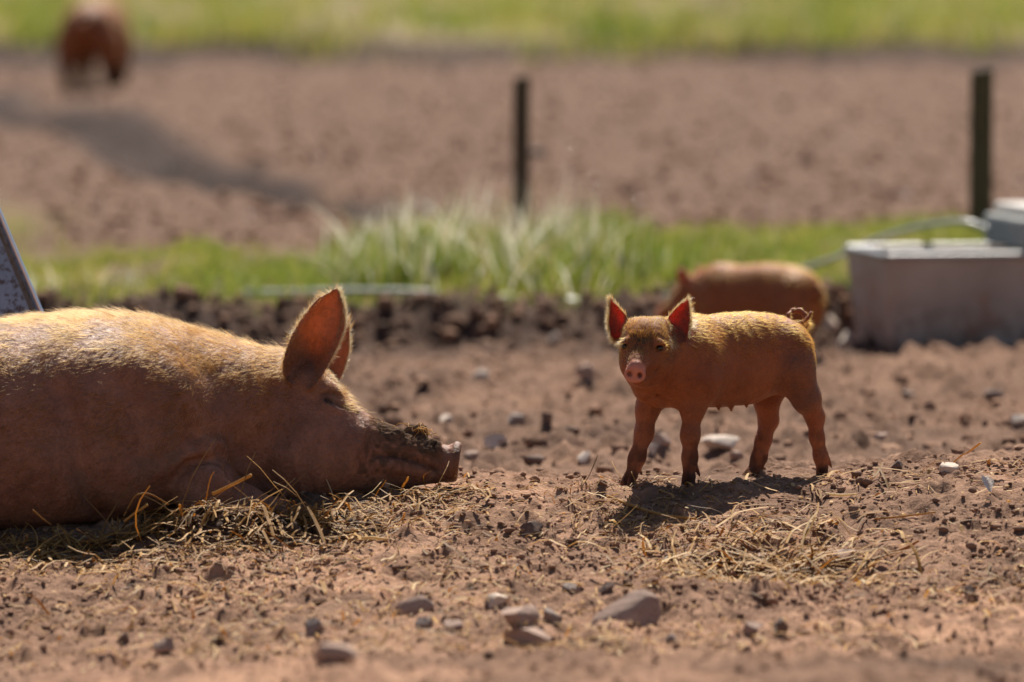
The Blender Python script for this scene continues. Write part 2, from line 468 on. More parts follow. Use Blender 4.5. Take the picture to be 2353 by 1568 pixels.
def graded(parts):
    out = [np.array([parts[0][0]])]
    for a, b, d0, d1 in parts:
        n = max(1, int(round((b - a) / ((d0 + d1) / 2)))) if d1 / d0 < 4 and d0 / d1 < 4 else max(2, int(round(math.log(d1 / d0) / math.log(1 + (d1 - d0) / (b - a)))))
        if d1 / d0 < 4 and d0 / d1 < 4:
            w = np.linspace(d0, d1, n)
        else:
            w = d0 * (d1 / d0) ** (np.arange(n) / max(1, n - 1))
        out.append(a + np.cumsum(w) * (b - a) / w.sum())
    return np.concatenate(out)
xr = graded([(0, 1.3, .0064, .0064), (1.3, 3.5, .014, .07), (3.5, 14, .1, .6), (14, 400, .6, 60)])
XS = np.concatenate([-xr[:0:-1], xr])
yf = graded([(-3.6, -1.5, .019, .013), (-1.5, .5, .0086, .0086), (.5, 6.8, .024, .036), (6.8, 45, .06, .35), (45, 800, .5, 100)])
yn = graded([(3.6, 13, .03, 1.0), (13, 90, 1.2, 20)])
YS = np.concatenate([-yn[:0:-1], yf])
GX, GY = np.meshgrid(XS, YS)
GZ = terrain(GX, GY)
nx, ny = len(XS), len(YS)
ii = (np.arange(ny - 1)[:, None] * nx + np.arange(nx - 1)[None, :]).ravel()
Q = np.stack([ii, ii + 1, ii + nx + 1, ii + nx], 1)
gme = mesh_np('ground', np.stack([GX.ravel(), GY.ravel(), GZ.ravel()], 1), Q)

def grass_mask(x, y):
    """where turf grows: the strip behind the bank and the far pasture"""
    yb = 6.0 + .25 * noise2(x * .9, x * 0 + 3.3) + .6 * sm(1.3, 2.0, x)
    top = np.interp(x, [-6, -1.6, -.7, -.3, .6, 1.6, 3], [8.6, 9.0, 9.2, 9.8, 9.8, 10.2, 10.2]) + .35 * noise2(x * 2.2, x * 0 + 9.4)
    m = sm(yb - .05, yb + .2, y) * (1 - sm(top - .5, top + .4, y)) * (.55 + .45 * sm(.25, -.1, fbm2(x * 2.2, y * 2.2, 3, 60)))
    f = sm(39.8, 40.6, y + .8 * noise2(x * .25, x * 0 + 1.7)) * (1 - .75 * sm(.0, .3, fbm2(x * .9, y * .16, 3, 70)))
    lft = sm(-1.75, -2.3, x) * sm(8, 9.5, y) * (1 - sm(11.5, 13, y)) * .5
    return np.clip(m + f + lft, 0, 1)
attr(gme, 'grass', grass_mask(GX, GY).ravel())
soil_darken = sm(5.25, 5.6, GY) * (1 - sm(6.1, 6.5, GY)) * .55 + .8 * bump2(GX, GY, 1.55, 5.9, .35, .5) + .7 * bump2(GX, GY, -.62, -.42, .16, .07) \
    + .9 * sm(38.4, 39.2, GY) * (1 - sm(40.6, 41.4, GY)) + .8 * np.clip(fbm2(GX * 2.6, GY * 1.5, 4, 90) - .18, 0, 1) * (1 - sm(8, 12, GY)) + .6 * bump2(GX, GY, .95, -2.9, .3, .25) + 1.3 * rut(GX, GY) + .7 * bump2(GX, GY, -4.6, 37.5, 1.3, 1.2)  # far bank strip: its shade put into the colour; furrow band just darker
attr(gme, 'soil_darken', np.clip(soil_darken, 0, 1).ravel())
attr(gme, 'dust_lift', ((.35 + .65 * sm(1.2, -.3, GY)) * (1 - sm(5, 6, GY)) * np.clip(.6 + .75 * fbm2(GX * 1.9, GY * 1.3, 4, 95), 0, 1)).ravel())  # dry tone, lifted near the camera to offset the slope's shade
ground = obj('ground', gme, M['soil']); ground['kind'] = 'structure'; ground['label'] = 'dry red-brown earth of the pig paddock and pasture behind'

def hit(px, py):
    """point on the ground seen at px,py"""
    Ys = np.concatenate([np.arange(-4, 8, .01), np.arange(8, 120, .05)])
    d = _f * FPX + _r * (px - 1176.5) + _u * (784 - py)
    tt = (Ys - CAM[1]) / d[1]
    x = CAM[0] + d[0] * tt; z = CAM[2] + d[2] * tt
    below = z < terrain(x, Ys)
    k = int(np.argmax(below)) if below.any() else len(Ys) - 1
    return np.array([x[k], Ys[k], float(terrain(np.array([x[k]]), np.array([Ys[k]]))[0])])
def gz(x, y): return terrain(np.atleast_1d(np.asarray(x, float)), np.atleast_1d(np.asarray(y, float)))

# ------------------------------------------------------------------ implicit-surface modelling of the animals
class Field:
    def __init__(s, lo, hi, vox):
        s.lo = np.array(lo, float); s.v = vox
        s.n = np.ceil((np.array(hi) - s.lo) / vox).astype(int) + 1
        s.D = np.full(s.n, 1.0, np.float32)
        s.ax = [s.lo[i] + np.arange(s.n[i]) * vox for i in range(3)]
    def box(s, lo, hi):
        a = np.clip(np.floor((np.array(lo) - s.lo) / s.v).astype(int), 0, s.n - 1)
        b = np.clip(np.ceil((np.array(hi) - s.lo) / s.v).astype(int) + 1, 1, s.n)
        sl = tuple(slice(a[i], max(b[i], a[i] + 1)) for i in range(3))
        X = s.ax[0][sl[0]][:, None, None].astype(np.float32); Y = s.ax[1][sl[1]][None, :, None].astype(np.float32); Z = s.ax[2][sl[2]][None, None, :].astype(np.float32)
        return sl, X, Y, Z
    def put(s, fn, lo, hi, k, op='add'):
        m = k * 1.1 + 2 * s.v
        sl, X, Y, Z = s.box(np.array(lo) - m, np.array(hi) + m)
        d = fn(X, Y, Z); a = s.D[sl]
        if op == 'add':
            h = np.maximum(k - np.abs(a - d), 0) / k
            s.D[sl] = np.minimum(a, d) - h * h * k * .25
        else:
            d = -d; h = np.maximum(k - np.abs(a - d), 0) / k
            s.D[sl] = np.maximum(a, d) + h * h * k * .25
    def cone(s, p, q, r1, r2, k=.02, op='add'):
        p = np.array(p, float); q = np.array(q, float); pq = q - p; L2 = float(pq @ pq) + 1e-12
        def fn(X, Y, Z):
            t = np.clip(((X - p[0]) * pq[0] + (Y - p[1]) * pq[1] + (Z - p[2]) * pq[2]) / L2, 0, 1)
            return np.sqrt((X - p[0] - t * pq[0]) ** 2 + (Y - p[1] - t * pq[1]) ** 2 + (Z - p[2] - t * pq[2]) ** 2) - (r1 + (r2 - r1) * t)
        r = max(r1, r2)
        s.put(fn, np.minimum(p, q) - r, np.maximum(p, q) + r, k, op)
    def chain(s, pts, rad, k=.02, op='add'):
        rad = [rad] * len(pts) if isinstance(rad, (int, float)) else rad
        if op == 'add':
            for i in range(len(pts) - 1): s.cone(pts[i], pts[i + 1], rad[i], rad[i + 1], k)
        else:
            P_ = [np.array(p, float) for p in pts]
            def fn(X, Y, Z):
                best = None
                for i in range(len(P_) - 1):
                    p, q = P_[i], P_[i + 1]; pq = q - p; L2 = float(pq @ pq) + 1e-12
                    t = np.clip(((X - p[0]) * pq[0] + (Y - p[1]) * pq[1] + (Z - p[2]) * pq[2]) / L2, 0, 1)
                    d = np.sqrt((X - p[0] - t * pq[0]) ** 2 + (Y - p[1] - t * pq[1]) ** 2 + (Z - p[2] - t * pq[2]) ** 2) - (rad[i] + (rad[i + 1] - rad[i]) * t)
                    best = d if best is None else np.minimum(best, d)
                return best
            r = max(rad); A = np.array(P_)
            s.put(fn, A.min(0) - r, A.max(0) + r, k, op)
    def ball(s, c, r, k=.02, op='add', rot=None):
        c = np.array(c, float); r = np.array([r] * 3 if isinstance(r, (int, float)) else r, float)
        Rm = np.eye(3) if rot is None else np.array(rot, float)       # rows are local axes
        def fn(X, Y, Z):
            x, y, z = X - c[0], Y - c[1], Z - c[2]
            a = (Rm[0, 0] * x + Rm[0, 1] * y + Rm[0, 2] * z) / r[0]
            b = (Rm[1, 0] * x + Rm[1, 1] * y + Rm[1, 2] * z) / r[1]
            d = (Rm[2, 0] * x + Rm[2, 1] * y + Rm[2, 2] * z) / r[2]
            k0 = np.sqrt(a * a + b * b + d * d)
            k1 = np.sqrt((a / r[0]) ** 2 + (b / r[1]) ** 2 + (d / r[2]) ** 2) + 1e-9
            return k0 * (k0 - 1) / k1
        m = r.max() if rot is not None else r
        s.put(fn, c - m, c + m, k, op)
    def loft(s, o, ax, table, p=2.2, k=.03, ptab=None):
        """body along the horizontal axis ax from o; table rows (u, z_top, z_bottom, half_width[, lateral shift])"""
        T = np.array([list(r) + [0] * (5 - len(r)) for r in table], float); T = T[np.argsort(T[:, 0])]
        o = np.array(o, float); ax = np.array(ax, float); ax = ax / np.linalg.norm(ax); lat = np.array([-ax[1], ax[0]])
        uu = np.linspace(T[0, 0], T[-1, 0], 400)
        cols = []
        for j in range(1, 5):
            y = np.interp(uu, T[:, 0], T[:, j]); w = max(3, int(.03 / (uu[1] - uu[0])) | 1)
            yp = np.concatenate([2 * y[0] - y[1:w][::-1], y, 2 * y[-1] - y[-w:-1][::-1]])
            ker = np.hanning(w + 2)[1:-1]; ker /= ker.sum()
            ys = np.convolve(yp, ker, 'same')[w - 1:w - 1 + len(y)]
            cols.append(ys)
        top, bot, hw, sh = cols
        hw = np.maximum(hw, .004)
        def fn(X, Y, Z):
            u = (X - o[0]) * ax[0] + (Y - o[1]) * ax[1]; v = (X - o[0]) * lat[0] + (Y - o[1]) * lat[1]
            zt, zb, w, c = (np.interp(u, uu, q).astype(np.float32) for q in (top, bot, hw, sh))
            h = np.maximum((zt - zb) / 2, .004); zc = (zt + zb) / 2
            pw = p if ptab is None else np.interp(u, ptab[0], ptab[1]).astype(np.float32)
            f = (np.abs((v - c) / w) ** pw + np.abs((Z - zc) / h) ** pw) ** (1 / pw)
            d = (f - 1) * np.minimum(w, h)
            e = np.maximum(uu[0] - u, u - uu[-1])
            return np.where(e > 0, np.sqrt(np.maximum(d, 0) ** 2 + e * e), d)
        e0, e1 = o[:2] + ax * T[0, 0], o[:2] + ax * T[-1, 0]
        wm = hw.max() + np.abs(sh).max()
        lo = np.array([min(e0[0], e1[0]) - wm, min(e0[1], e1[1]) - wm, bot.min()]); hi = np.array([max(e0[0], e1[0]) + wm, max(e0[1], e1[1]) + wm, top.max()])
        s.put(fn, lo, hi, k)
    def sheet(s, base, tip, rows, ydepth, cup, thick, k=.012, sgn=-1.0):
        """ear: outline in the x-z plane. base,tip (x,z); rows (u, left, right) offsets in metres; ydepth (base,tip); cup depth towards sgn*y"""
        b = np.array(base, float); q = np.array(tip, float); a = q - b; L = np.linalg.norm(a); a /= L
        n = np.array([a[1], -a[0]])                      # to the right of the axis
        rw = np.array(rows, float)
        def fn(X, Y, Z):
            u = ((X - b[0]) * a[0] + (Z - b[1]) * a[1]) / L; v = (X - b[0]) * n[0] + (Z - b[1]) * n[1]
            uc = np.clip(u, rw[0, 0], rw[-1, 0])
            l = np.interp(uc, rw[:, 0], rw[:, 1]).astype(np.float32); r = np.interp(uc, rw[:, 0], rw[:, 2]).astype(np.float32)
            c = (l + r) / 2; hw = np.maximum((r - l) / 2, .002)
            q_ = np.clip((v - c) / hw, -1.15, 1.15)
            ys = ydepth[0] + (ydepth[1] - ydepth[0]) * u + sgn * (cup[0] + (cup[1] - cup[0]) * np.clip(u, 0, 1)) * (q_ ** 2 - .35)
            tk = (thick[0] + (thick[1] - thick[0]) * np.clip(u, 0, 1)) * (1 + .5 * sm(.7, .95, np.abs(q_)))
            dw = np.abs(Y - ys) * .86 - tk / 2
            de = np.maximum((np.abs(v - c) - hw) * .9, np.maximum(u - rw[-1, 0], rw[0, 0] - u) * L)
            return np.minimum(np.maximum(dw, de), 0) + np.sqrt(np.maximum(dw, 0) ** 2 + np.maximum(de, 0) ** 2)
        ext = np.abs(rw[:, 1:]).max()
        lo = np.array([min(b[0], q[0]) - ext, min(ydepth) - max(cup) * 1.5, min(b[1], q[1]) - ext * .3]); hi = np.array([max(b[0], q[0]) + ext, max(ydepth) + max(cup) * 1.5, max(b[1], q[1]) + ext * .3])
        s.put(fn, lo, hi, k)
    def surf(s, p, sgn=-1):
        """first surface point met coming along y from the camera side at x,z of p"""
        i = int(round((p[0] - s.lo[0]) / s.v)); k = int(round((p[2] - s.lo[2]) / s.v))
        col = s.D[np.clip(i, 0, s.n[0] - 1), :, np.clip(k, 0, s.n[2] - 1)]
        j = np.where(col < 0)[0]
        if not len(j): return np.array([p[0], p[1], p[2]])
        return np.array([p[0], s.ax[1][j[0] if sgn < 0 else j[-1]], p[2]])
    def mesh(s, smooth=1):
        D = s.D; n = np.array(D.shape); I = D < 0
        S = np.zeros(n - 1, np.int8)
        for a in (0, 1):
            for b in (0, 1):
                for c in (0, 1): S += I[a:n[0] - 1 + a, b:n[1] - 1 + b, c:n[2] - 1 + c]
        idx = np.argwhere((S > 0) & (S < 8)); N = len(idx)
        cs = np.array([(a, b, c) for a in (0, 1) for b in (0, 1) for c in (0, 1)])
        val = np.stack([D[idx[:, 0] + c[0], idx[:, 1] + c[1], idx[:, 2] + c[2]] for c in cs], 1)
        acc = np.zeros((N, 3)); cnt = np.zeros(N)
        for i in range(8):
            for j in range(i + 1, 8):
                if np.abs(cs[i] - cs[j]).sum() != 1: continue
                m = (val[:, i] < 0) != (val[:, j] < 0)
                t = val[m, i] / (val[m, i] - val[m, j])
                acc[m] += cs[i] + t[:, None] * (cs[j] - cs[i]); cnt[m] += 1
        V = s.lo + (idx + acc / cnt[:, None]) * s.v
        vid = np.full(n - 1, -1, np.int32); vid[idx[:, 0], idx[:, 1], idx[:, 2]] = np.arange(N)
        quads = []
        for axis in range(3):
            o1, o2 = (axis + 1) % 3, (axis + 2) % 3
            a = [slice(None)] * 3; b = [slice(None)] * 3
            a[axis] = slice(0, -1); b[axis] = slice(1, None)
            e = np.argwhere(I[tuple(a)] != I[tuple(b)])
            ok = (e[:, o1] > 0) & (e[:, o2] > 0) & (e[:, o1] < n[o1] - 1) & (e[:, o2] < n[o2] - 1); e = e[ok]
            ins = I[e[:, 0], e[:, 1], e[:, 2]]
            def cell(d1, d2):
                f = e.copy(); f[:, o1] -= d1; f[:, o2] -= d2
                return vid[f[:, 0], f[:, 1], f[:, 2]]
            q = np.stack([cell(1, 1), cell(0, 1), cell(0, 0), cell(1, 0)], 1)
            q[~ins] = q[~ins][:, ::-1]
            quads.append(q)
        Fq = np.concatenate(quads); Fq = Fq[(Fq >= 0).all(1)]
        for _ in range(smooth):
            A = np.zeros_like(V); c = np.zeros(N)
            for i in range(4):
                np.add.at(A, Fq[:, i], V[Fq[:, (i + 1) % 4]]); np.add.at(c, Fq[:, i], 1)
                np.add.at(A, Fq[:, i], V[Fq[:, (i - 1) % 4]]); np.add.at(c, Fq[:, i], 1)
            V = V * .4 + .6 * A / np.maximum(c, 1)[:, None]
        return V, Fq

def normals(V, Fq):
    fn = np.cross(V[Fq[:, 2]] - V[Fq[:, 0]], V[Fq[:, 3]] - V[Fq[:, 1]])
    N = np.zeros_like(V)
    for i in range(4): np.add.at(N, Fq[:, i], fn)
    return N / (np.linalg.norm(N, axis=1, keepdims=True) + 1e-12), np.linalg.norm(fn, axis=1) / 2

def fur(name, parent, V, Fq, count, density, direction, length, lift, rad, mat, seg=5, jit=.25, seed=1, bend=.5, off=None):
    g = np.random.default_rng(seed)
    N, area = normals(V, Fq)
    C = V[Fq].mean(1); CN = N[Fq].mean(1)
    w = area * density(C, CN); w = np.maximum(w, 0); w /= w.sum()
    f = g.choice(len(Fq), count, p=w)
    a, b = g.random(count)[:, None], g.random(count)[:, None]
    q = V[Fq[f]]
    p0 = (q[:, 0] * (1 - a) + q[:, 1] * a) * (1 - b) + (q[:, 3] * (1 - a) + q[:, 2] * a) * b
    n = CN[f]; n /= np.linalg.norm(n, axis=1, keepdims=True) + 1e-9
    d = direction(p0, n)
    cl = np.stack([noise3(p0[:, 0] * 34, p0[:, 1] * 34, p0[:, 2] * 34 + 40 * i) for i in range(3)], 1)
    d = d + jit * (cl * 1.3 + g.normal(0, .6, (count, 3)))
    d = d - n * (d * n).sum(1, keepdims=True)
    d /= np.linalg.norm(d, axis=1, keepdims=True) + 1e-9
    lf = lift(p0, n) if callable(lift) else lift
    lf = np.asarray(lf).reshape(-1, 1) * (1 + .5 * g.normal(0, .5, (count, 1)))
    d1 = d + n * lf; d1 /= np.linalg.norm(d1, axis=1, keepdims=True)
    L = (length(p0, n) * (.65 + .7 * g.random(count)))[:, None]
    t = np.linspace(0, 1, seg)[None, :, None]
    bd = -n * lf * bend + g.normal(0, .16, (count, 3))
    pts = p0[:, None, :] - n[:, None, :] * .0012 + L[:, None, :] * (t * d1[:, None, :] + t * t * .5 * bd[:, None, :])
    cv = bpy.data.hair_curves.new(name)
    cv.add_curves([seg] * count)
    cv.attributes['position'].data.foreach_set('vector', pts.astype(np.float32).ravel())
    rr = np.tile(rad * np.array([1, .95, .8, .55, .15]) if seg == 5 else rad * np.linspace(1, .15, seg), count)
    ra = cv.attributes.get('radius') or cv.attributes.new('radius', 'FLOAT', 'POINT')
    ra.data.foreach_set('value', rr.astype(np.float32))
    o = bpy.data.objects.new(name, cv); COL.objects.link(o); cv.materials.append(mat); o.parent = parent
    return o

def interp_mask(p, q, r):
    return np.exp(-(np.linalg.norm(p - np.array(q), axis=1) / r) ** 2)
def dist_chain(V, pts):
    best = np.full(len(V), 9.0)
    for p, q in zip(pts[:-1], pts[1:]):
        p = np.array(p); q = np.array(q); pq = q - p
        t = np.clip((V - p) @ pq / (pq @ pq), 0, 1)
        best = np.minimum(best, np.linalg.norm(V - p - t[:, None] * pq, axis=1))
    return best

# ================================================================== the sow
def build_sow():
    vox = .0047
    F = Field((-1.86, -.40, -.16), (-.10, .40, .47), vox)
    rows = [(-650, 1010, 1110, .04), (-630, 930, 1170, .11), (-590, 850, 1225, .19), (-520, 790, 1240, .25), (-420, 755, 1245, .285), (-280, 742, 1245, .30), (-130, 740, 1240, .305),
            (0, 739, 1232, .30), (93, 727, 1215, .295), (176, 720, 1205, .285), (288, 722, 1190, .268), (371, 737, 1182, .247), (464, 761, 1174, .222), (557, 785, 1166, .19),
            (620, 798, 1160, .163), (680, 812, 1155, .143), (720, 830, 1160, .13), (765, 866, 1154, .115), (789, 897, 1150, .105), (816, 929, 1147, .092), (840, 948, 1144, .080),
            (858, 961, 1141, .072), (881, 973, 1138, .062), (928, 990, 1128, .052), (974, 1006, 1116, .047), (1000, 1016, 1110, .043), (1022, 1024, 1107, .041), (1044, 1024, 1104, .040)]
    tb = []
    for px, a, b, w in rows:
        yc = 0.0 if px < 560 else -.03 * min(1, (px - 560) / 200)
        p, q = P(px, a, yc), P(px, b, yc)
        tb.append((p[0], p[2], q[2], w, yc))
    F.loft((0, 0, 0), (1, 0), tb, 2.15, .01, ([-1.5, -.95, -.80, -.68, -.55, -.40, -.2], [2.3, 2.4, 2.4, 2.05, 1.9, 2.1, 2.2]))
    # shoulder, belly, ham, cheek
    F.ball(P(300, 1000, -.20), (.16, .075, .16), .10)
    F.ball(P(60, 1060, -.22), (.22, .08, .13), .10)
    F.ball(P(728, 1055, -.105), (.080, .050, .078), .05)
    F.ball(P(650, 1060, -.10), (.075, .055, .085), .07)
    for s in (-1, 1):
        F.ball((-1.60, s * .20, .06), (.20, .11, .17), .08)                       # ham
        F.chain([(-1.52, s * .27, -.03), (-1.30, s * .32, -.09), (-1.18, s * .33, -.11)], [.075, .042, .03], .04)   # folded hind leg
    F.chain([(-1.80, 0, .22), (-1.835, .012, .19), (-1.845, .03, .15), (-1.835, .045, .11), (-1.82, .05, .09)], [.022, .014, .011, .008, .005], .02)   # tail
    # folded forelegs
    F.ball(P(488, 1118, -.235), (.082, .065, .066), .035)
    F.chain([P(470, 1150, -.24), P(560, 1165, -.22), P(640, 1170, -.18)], [.055, .042, .032], .03)
    F.chain([P(470, 1150, .24), P(560, 1165, .22), P(640, 1170, .18)], [.055, .042, .032], .03)
    # skin folds above the elbow
    def on(pts, inset=.0, side=-1): return [F.surf(P(x, y, -.2), side) + np.array([0, inset, 0]) for x, y in pts]
    F.chain(on([(375, 1078), (405, 1058), (440, 1040), (475, 1028), (500, 1030), (514, 1046)], .006), [.010, .015, .021, .023, .020, .010], .018)
    F.chain(on([(402, 1106), (416, 1078), (440, 1058), (470, 1052), (498, 1056), (512, 1064)], .0), [.005, .008, .0105, .0105, .009, .004], .010, 'sub')
    F.chain(on([(506, 1030), (522, 1055), (530, 1085)], .0), [.005, .008, .005], .02, 'sub')
    F.chain(on([(200, 1085), (208, 1120), (218, 1150), (236, 1182)], .0), [.003, .007, .010, .010], .03, 'sub')
    F.chain(on([(612, 975), (606, 1020), (602, 1065), (598, 1115)], -.006), [.006, .017, .020, .020], .05, 'sub')
    F.chain(on([(545, 1000), (560, 1050), (566, 1100)], -.006), [.004, .010, .010], .05, 'sub')
    F.chain(on([(640, 900), (650, 960), (648, 1010)], -.006), [.004, .010, .006], .04, 'sub')
    for q in ([(300, 880), (330, 960), (335, 1040)], [(150, 900), (175, 980), (190, 1070)]):
        F.chain(on(q, -.008), [.004, .013, .006], .06, 'sub')
    # head: brow, lids, eye slit, mouth, cheek lines
    F.chain(on([(725, 908), (748, 906), (770, 914)], .008), [.008, .011, .008], .025)
    F.chain(on([(742, 938), (765, 945), (785, 952)], .005), [.006, .0075, .005], .014)
    slit = on([(748, 926), (765, 933), (782, 939), (798, 948)], -.002)
    F.chain(slit, [.004, .0075, .0075, .004], .006, 'sub')
    F.chain(on([(806, 945), (818, 962), (828, 982)], -.001), [.004, .006, .003], .012, 'sub')
    brow = on([(734, 914), (755, 910), (778, 920), (800, 932)], -.001)
    F.chain(brow, [.003, .0045, .0045, .003], .008, 'sub')
    mouth = on([(856, 1058), (890, 1059), (925, 1063), (960, 1075), (1000, 1096)], -.001)
    F.chain(mouth, [.004, .0062, .0066, .006, .004], .009, 'sub')
    F.chain(on([(870, 1078), (910, 1084), (960, 1098)], .003), [.008, .010, .008], .018)
    for q in ([(1014, 1036), (1009, 1062), (1012, 1094)], [(1000, 1034), (994, 1058), (998, 1084)], [(846, 1000), (838, 1030), (842, 1062)]):
        F.chain(on(q, -.001), [.002, .0035, .002], .008, 'sub')
    # nose disc
    c = P(1046, 1060, -.03)
    n = np.array([.99, 0, -.10]); n /= np.linalg.norm(n)
    def disc(X, Y, Z):
        x, y, z = X - c[0], Y - c[1], Z - c[2]
        a = x * n[0] + z * n[2]; up = -x * n[2] + z * n[0]
        rr = np.sqrt((y / 1.08) ** 2 + up ** 2) - .0405
        da = np.abs(a - .05 * up) - .004
        return np.minimum(np.maximum(rr, da), 0) + np.sqrt(np.maximum(rr, 0) ** 2 + np.maximum(da, 0) ** 2) - .005
    F.put(disc, c - .06, c + .06, .014)
    for s in (-1, 1): F.ball(c + np.array([.014, s * .018, -.002]), (.014, .0085, .011), .005, 'sub')
    # ears
    b, q = P(704, 872, -.13), P(774, 664, -.11)
    F.chain([P(692, 890, -.05), P(704, 872, -.10)], [.06, .035], .03)
    F.sheet((b[0], b[2]), (q[0], q[2]), [(-.10, -.030, .014), (-.03, -.054, .024), (.08, -.064, .030), (.22, -.065, .036), (.42, -.061, .043), (.65, -.050, .045), (.85, -.031, .030), (.97, -.011, .011), (1.02, -.003, .003)],
            (-.118, -.115), (.050, .012), (.012, .008), .012)
    b, q = P(742, 868, .06), P(794, 722, .085)
    F.sheet((b[0], b[2]), (q[0], q[2]), [(-.12, -.025, .022), (0, -.045, .038), (.25, -.045, .040), (.5, -.04, .037), (.8, -.025, .022), (1.0, -.006, .006)], (.05, .085), (.025, .008), (.012, .007), .014, 1.0)
    be, qe = P(704, 872, -.13), P(774, 664, -.11)
    def ear_uv(V_):
        a_ = np.array([qe[0] - be[0], qe[2] - be[2]]); L_ = np.hypot(*a_); a_ /= L_
        u_ = ((V_[:, 0] - be[0]) * a_[0] + (V_[:, 2] - be[2]) * a_[1]) / L_
        v_ = (V_[:, 0] - be[0]) * a_[1] - (V_[:, 2] - be[2]) * a_[0]
        return u_, np.clip((v_ + .008) / np.interp(u_, [0, .4, .65, .85, 1], [.052, .054, .048, .030, .008]), -1.2, 1.2)
    # mud caked on the bridge of the snout: lumpy cracked crust
    tops = [P(850, 955, -.03), P(890, 974, -.03), P(935, 986, -.03), P(975, 1002, -.03), P(1000, 1014, -.03)]
    def crust(V_):
        d = dist_chain(V_, tops); return np.clip(1.35 - d / .066, 0, 1) * sm(-.345, -.300, V_[:, 0]) * (1 - sm(-.175, -.145, V_[:, 0]))
    V, Fq = F.mesh(1)
    N, _ = normals(V, Fq)
    mk = crust(V); mk = mk * sm(.1, .5, mk + .5 * noise3(V[:, 0] * 45, V[:, 1] * 45, V[:, 2] * 45))
    sel = np.where(mk > .01)[0]
    f1, f2, hh = worley3(V[sel] * np.array([1, 1, 1.0]), 95, 3)
    plate = sm(.04, .16, f2 - f1) * (.0018 + .0030 * hh)
    blob = np.maximum(0, noise3(V[sel, 0] * 38, V[sel, 1] * 38, V[sel, 2] * 38 + 5)) * .024 * sm(-.29, -.24, V[sel, 0]) * sm(.35, .9, mk[sel])
    cr = np.zeros(len(V)); cr[sel] = 1 - sm(.02, .12, f2 - f1)
    V[sel] += N[sel] * (mk[sel] * (plate + blob))[:, None]
    wr = noise3(V[:, 0] * 30, V[:, 1] * 30, V[:, 2] * 14)          # soft skin wrinkling
    nk = sm(-1.0, -.85, V[:, 0]) * (1 - sm(-.42, -.36, V[:, 0]))
    wr2 = noise3(V[:, 0] * 26 + V[:, 2] * 6, V[:, 1] * 12, V[:, 2] * 7)
    V = V + N * (wr * .0014 + (1 - np.abs(wr2) * 2) * .0022 * nk)[:, None]
    me = mesh_np('sow', V, Fq)
    mud2 = np.clip(interp_mask(V, F.surf(P(850, 1085, -.1)), .045) + 1.3 * interp_mask(V, F.surf(P(890, 1020, -.1)), .05) + interp_mask(V, F.surf(P(950, 1030, -.1)), .04), 0, 1) * sm(-.15, .25, noise3(V[:, 0] * 120, V[:, 1] * 120, V[:, 2] * 90))
    attr(me, 'mud', np.clip(mk * 1.1 + .85 * mud2, 0, 1))
    earz = sm(.205, .265, V[:, 2]) * sm(-.56, -.52, V[:, 0]) * sm(.30, .40, V[:, 2] + 1.2 * (V[:, 0] + .5))
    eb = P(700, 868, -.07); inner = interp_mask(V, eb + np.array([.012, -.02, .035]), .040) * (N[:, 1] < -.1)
    attr(me, 'ear', np.clip(earz, 0, 1)); attr(me, 'pink', np.clip(earz * .75 + .25 * sm(-.150, -.138, V[:, 0]) * (V[:, 2] < .1), 0, 1))
    eu, eq = ear_uv(V)
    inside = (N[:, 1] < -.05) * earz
    attr(me, 'dark', np.clip(.5 * cr * mk + .75 * inside * np.exp(-((eq + .02) / .40) ** 2) * sm(.62, .10, eu) + 1.2 * np.exp(-(dist_chain(V, slit) / .008) ** 2) + .5 * np.exp(-(dist_chain(V, brow) / .006) ** 2) + .6 * inner + .85 * np.exp(-(dist_chain(V, mouth) / .0065) ** 2)  # ear hollow's hair and shade put into colour; creases and openings darkened
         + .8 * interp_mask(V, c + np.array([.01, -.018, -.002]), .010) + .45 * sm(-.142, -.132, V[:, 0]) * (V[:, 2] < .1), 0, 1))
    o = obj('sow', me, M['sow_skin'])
    tag(o, 'large ginger sow lying on her belly with muddy snout', 'pig')
    # coat
    def ear_w(p): return sm(.215, .26, p[:, 2]) * sm(-.56, -.52, p[:, 0]) * sm(.30, .40, p[:, 2] + 1.2 * (p[:, 0] + .5))
    def headm(p): return sm(-.55, -.45, p[:, 0])
    def dens(p, n):
        z = p[:, 2]; clump = .12 + 1.5 * np.clip(.45 + noise3(p[:, 0] * 11, p[:, 1] * 11, z * 11) * .7 + .5 * noise3(p[:, 0] * 40, p[:, 1] * 40, z * 40), 0, 1.3)
        d = .12 + 1.0 * sm(.04, .22, z)
        d = d * clump * (1 - .35 * headm(p)) + .5 * ear_w(p) * (n[:, 1] > -.6)
        d = d * (1 - .9 * sm(-.30, -.26, p[:, 0]) * (1 - ear_w(p))) * sm(-.10, -.04, z)
        return np.where(p[:, 0] < -1.35, d * .4, d) * np.where(p[:, 1] > .15, .4, 1)
    def dirn(p, n):
        d = np.zeros_like(p); d[:, 0] = -1.0; d[:, 2] = -.45 - .6 * sm(.05, .2, p[:, 2]) * 0
        d[:, 1] = np.where(p[:, 1] < 0, -.15, .15)
        e = ear_w(p)[:, None]
        up = np.zeros_like(p); up[:, 2] = .8; up[:, 0] = -.5
        return d * (1 - e) + up * e
    def leng(p, n): return (.026 + .010 * sm(.25, .38, p[:, 2])) * (1 - .62 * headm(p) * (1 - ear_w(p))) * (1 - .3 * ear_w(p))
    fur('coat_hair', o, V, Fq, 36000, dens, dirn, leng, lambda p, n: .26 + .6 * ear_w(p), .00024, M['sow_hair'], seed=3, jit=.6)
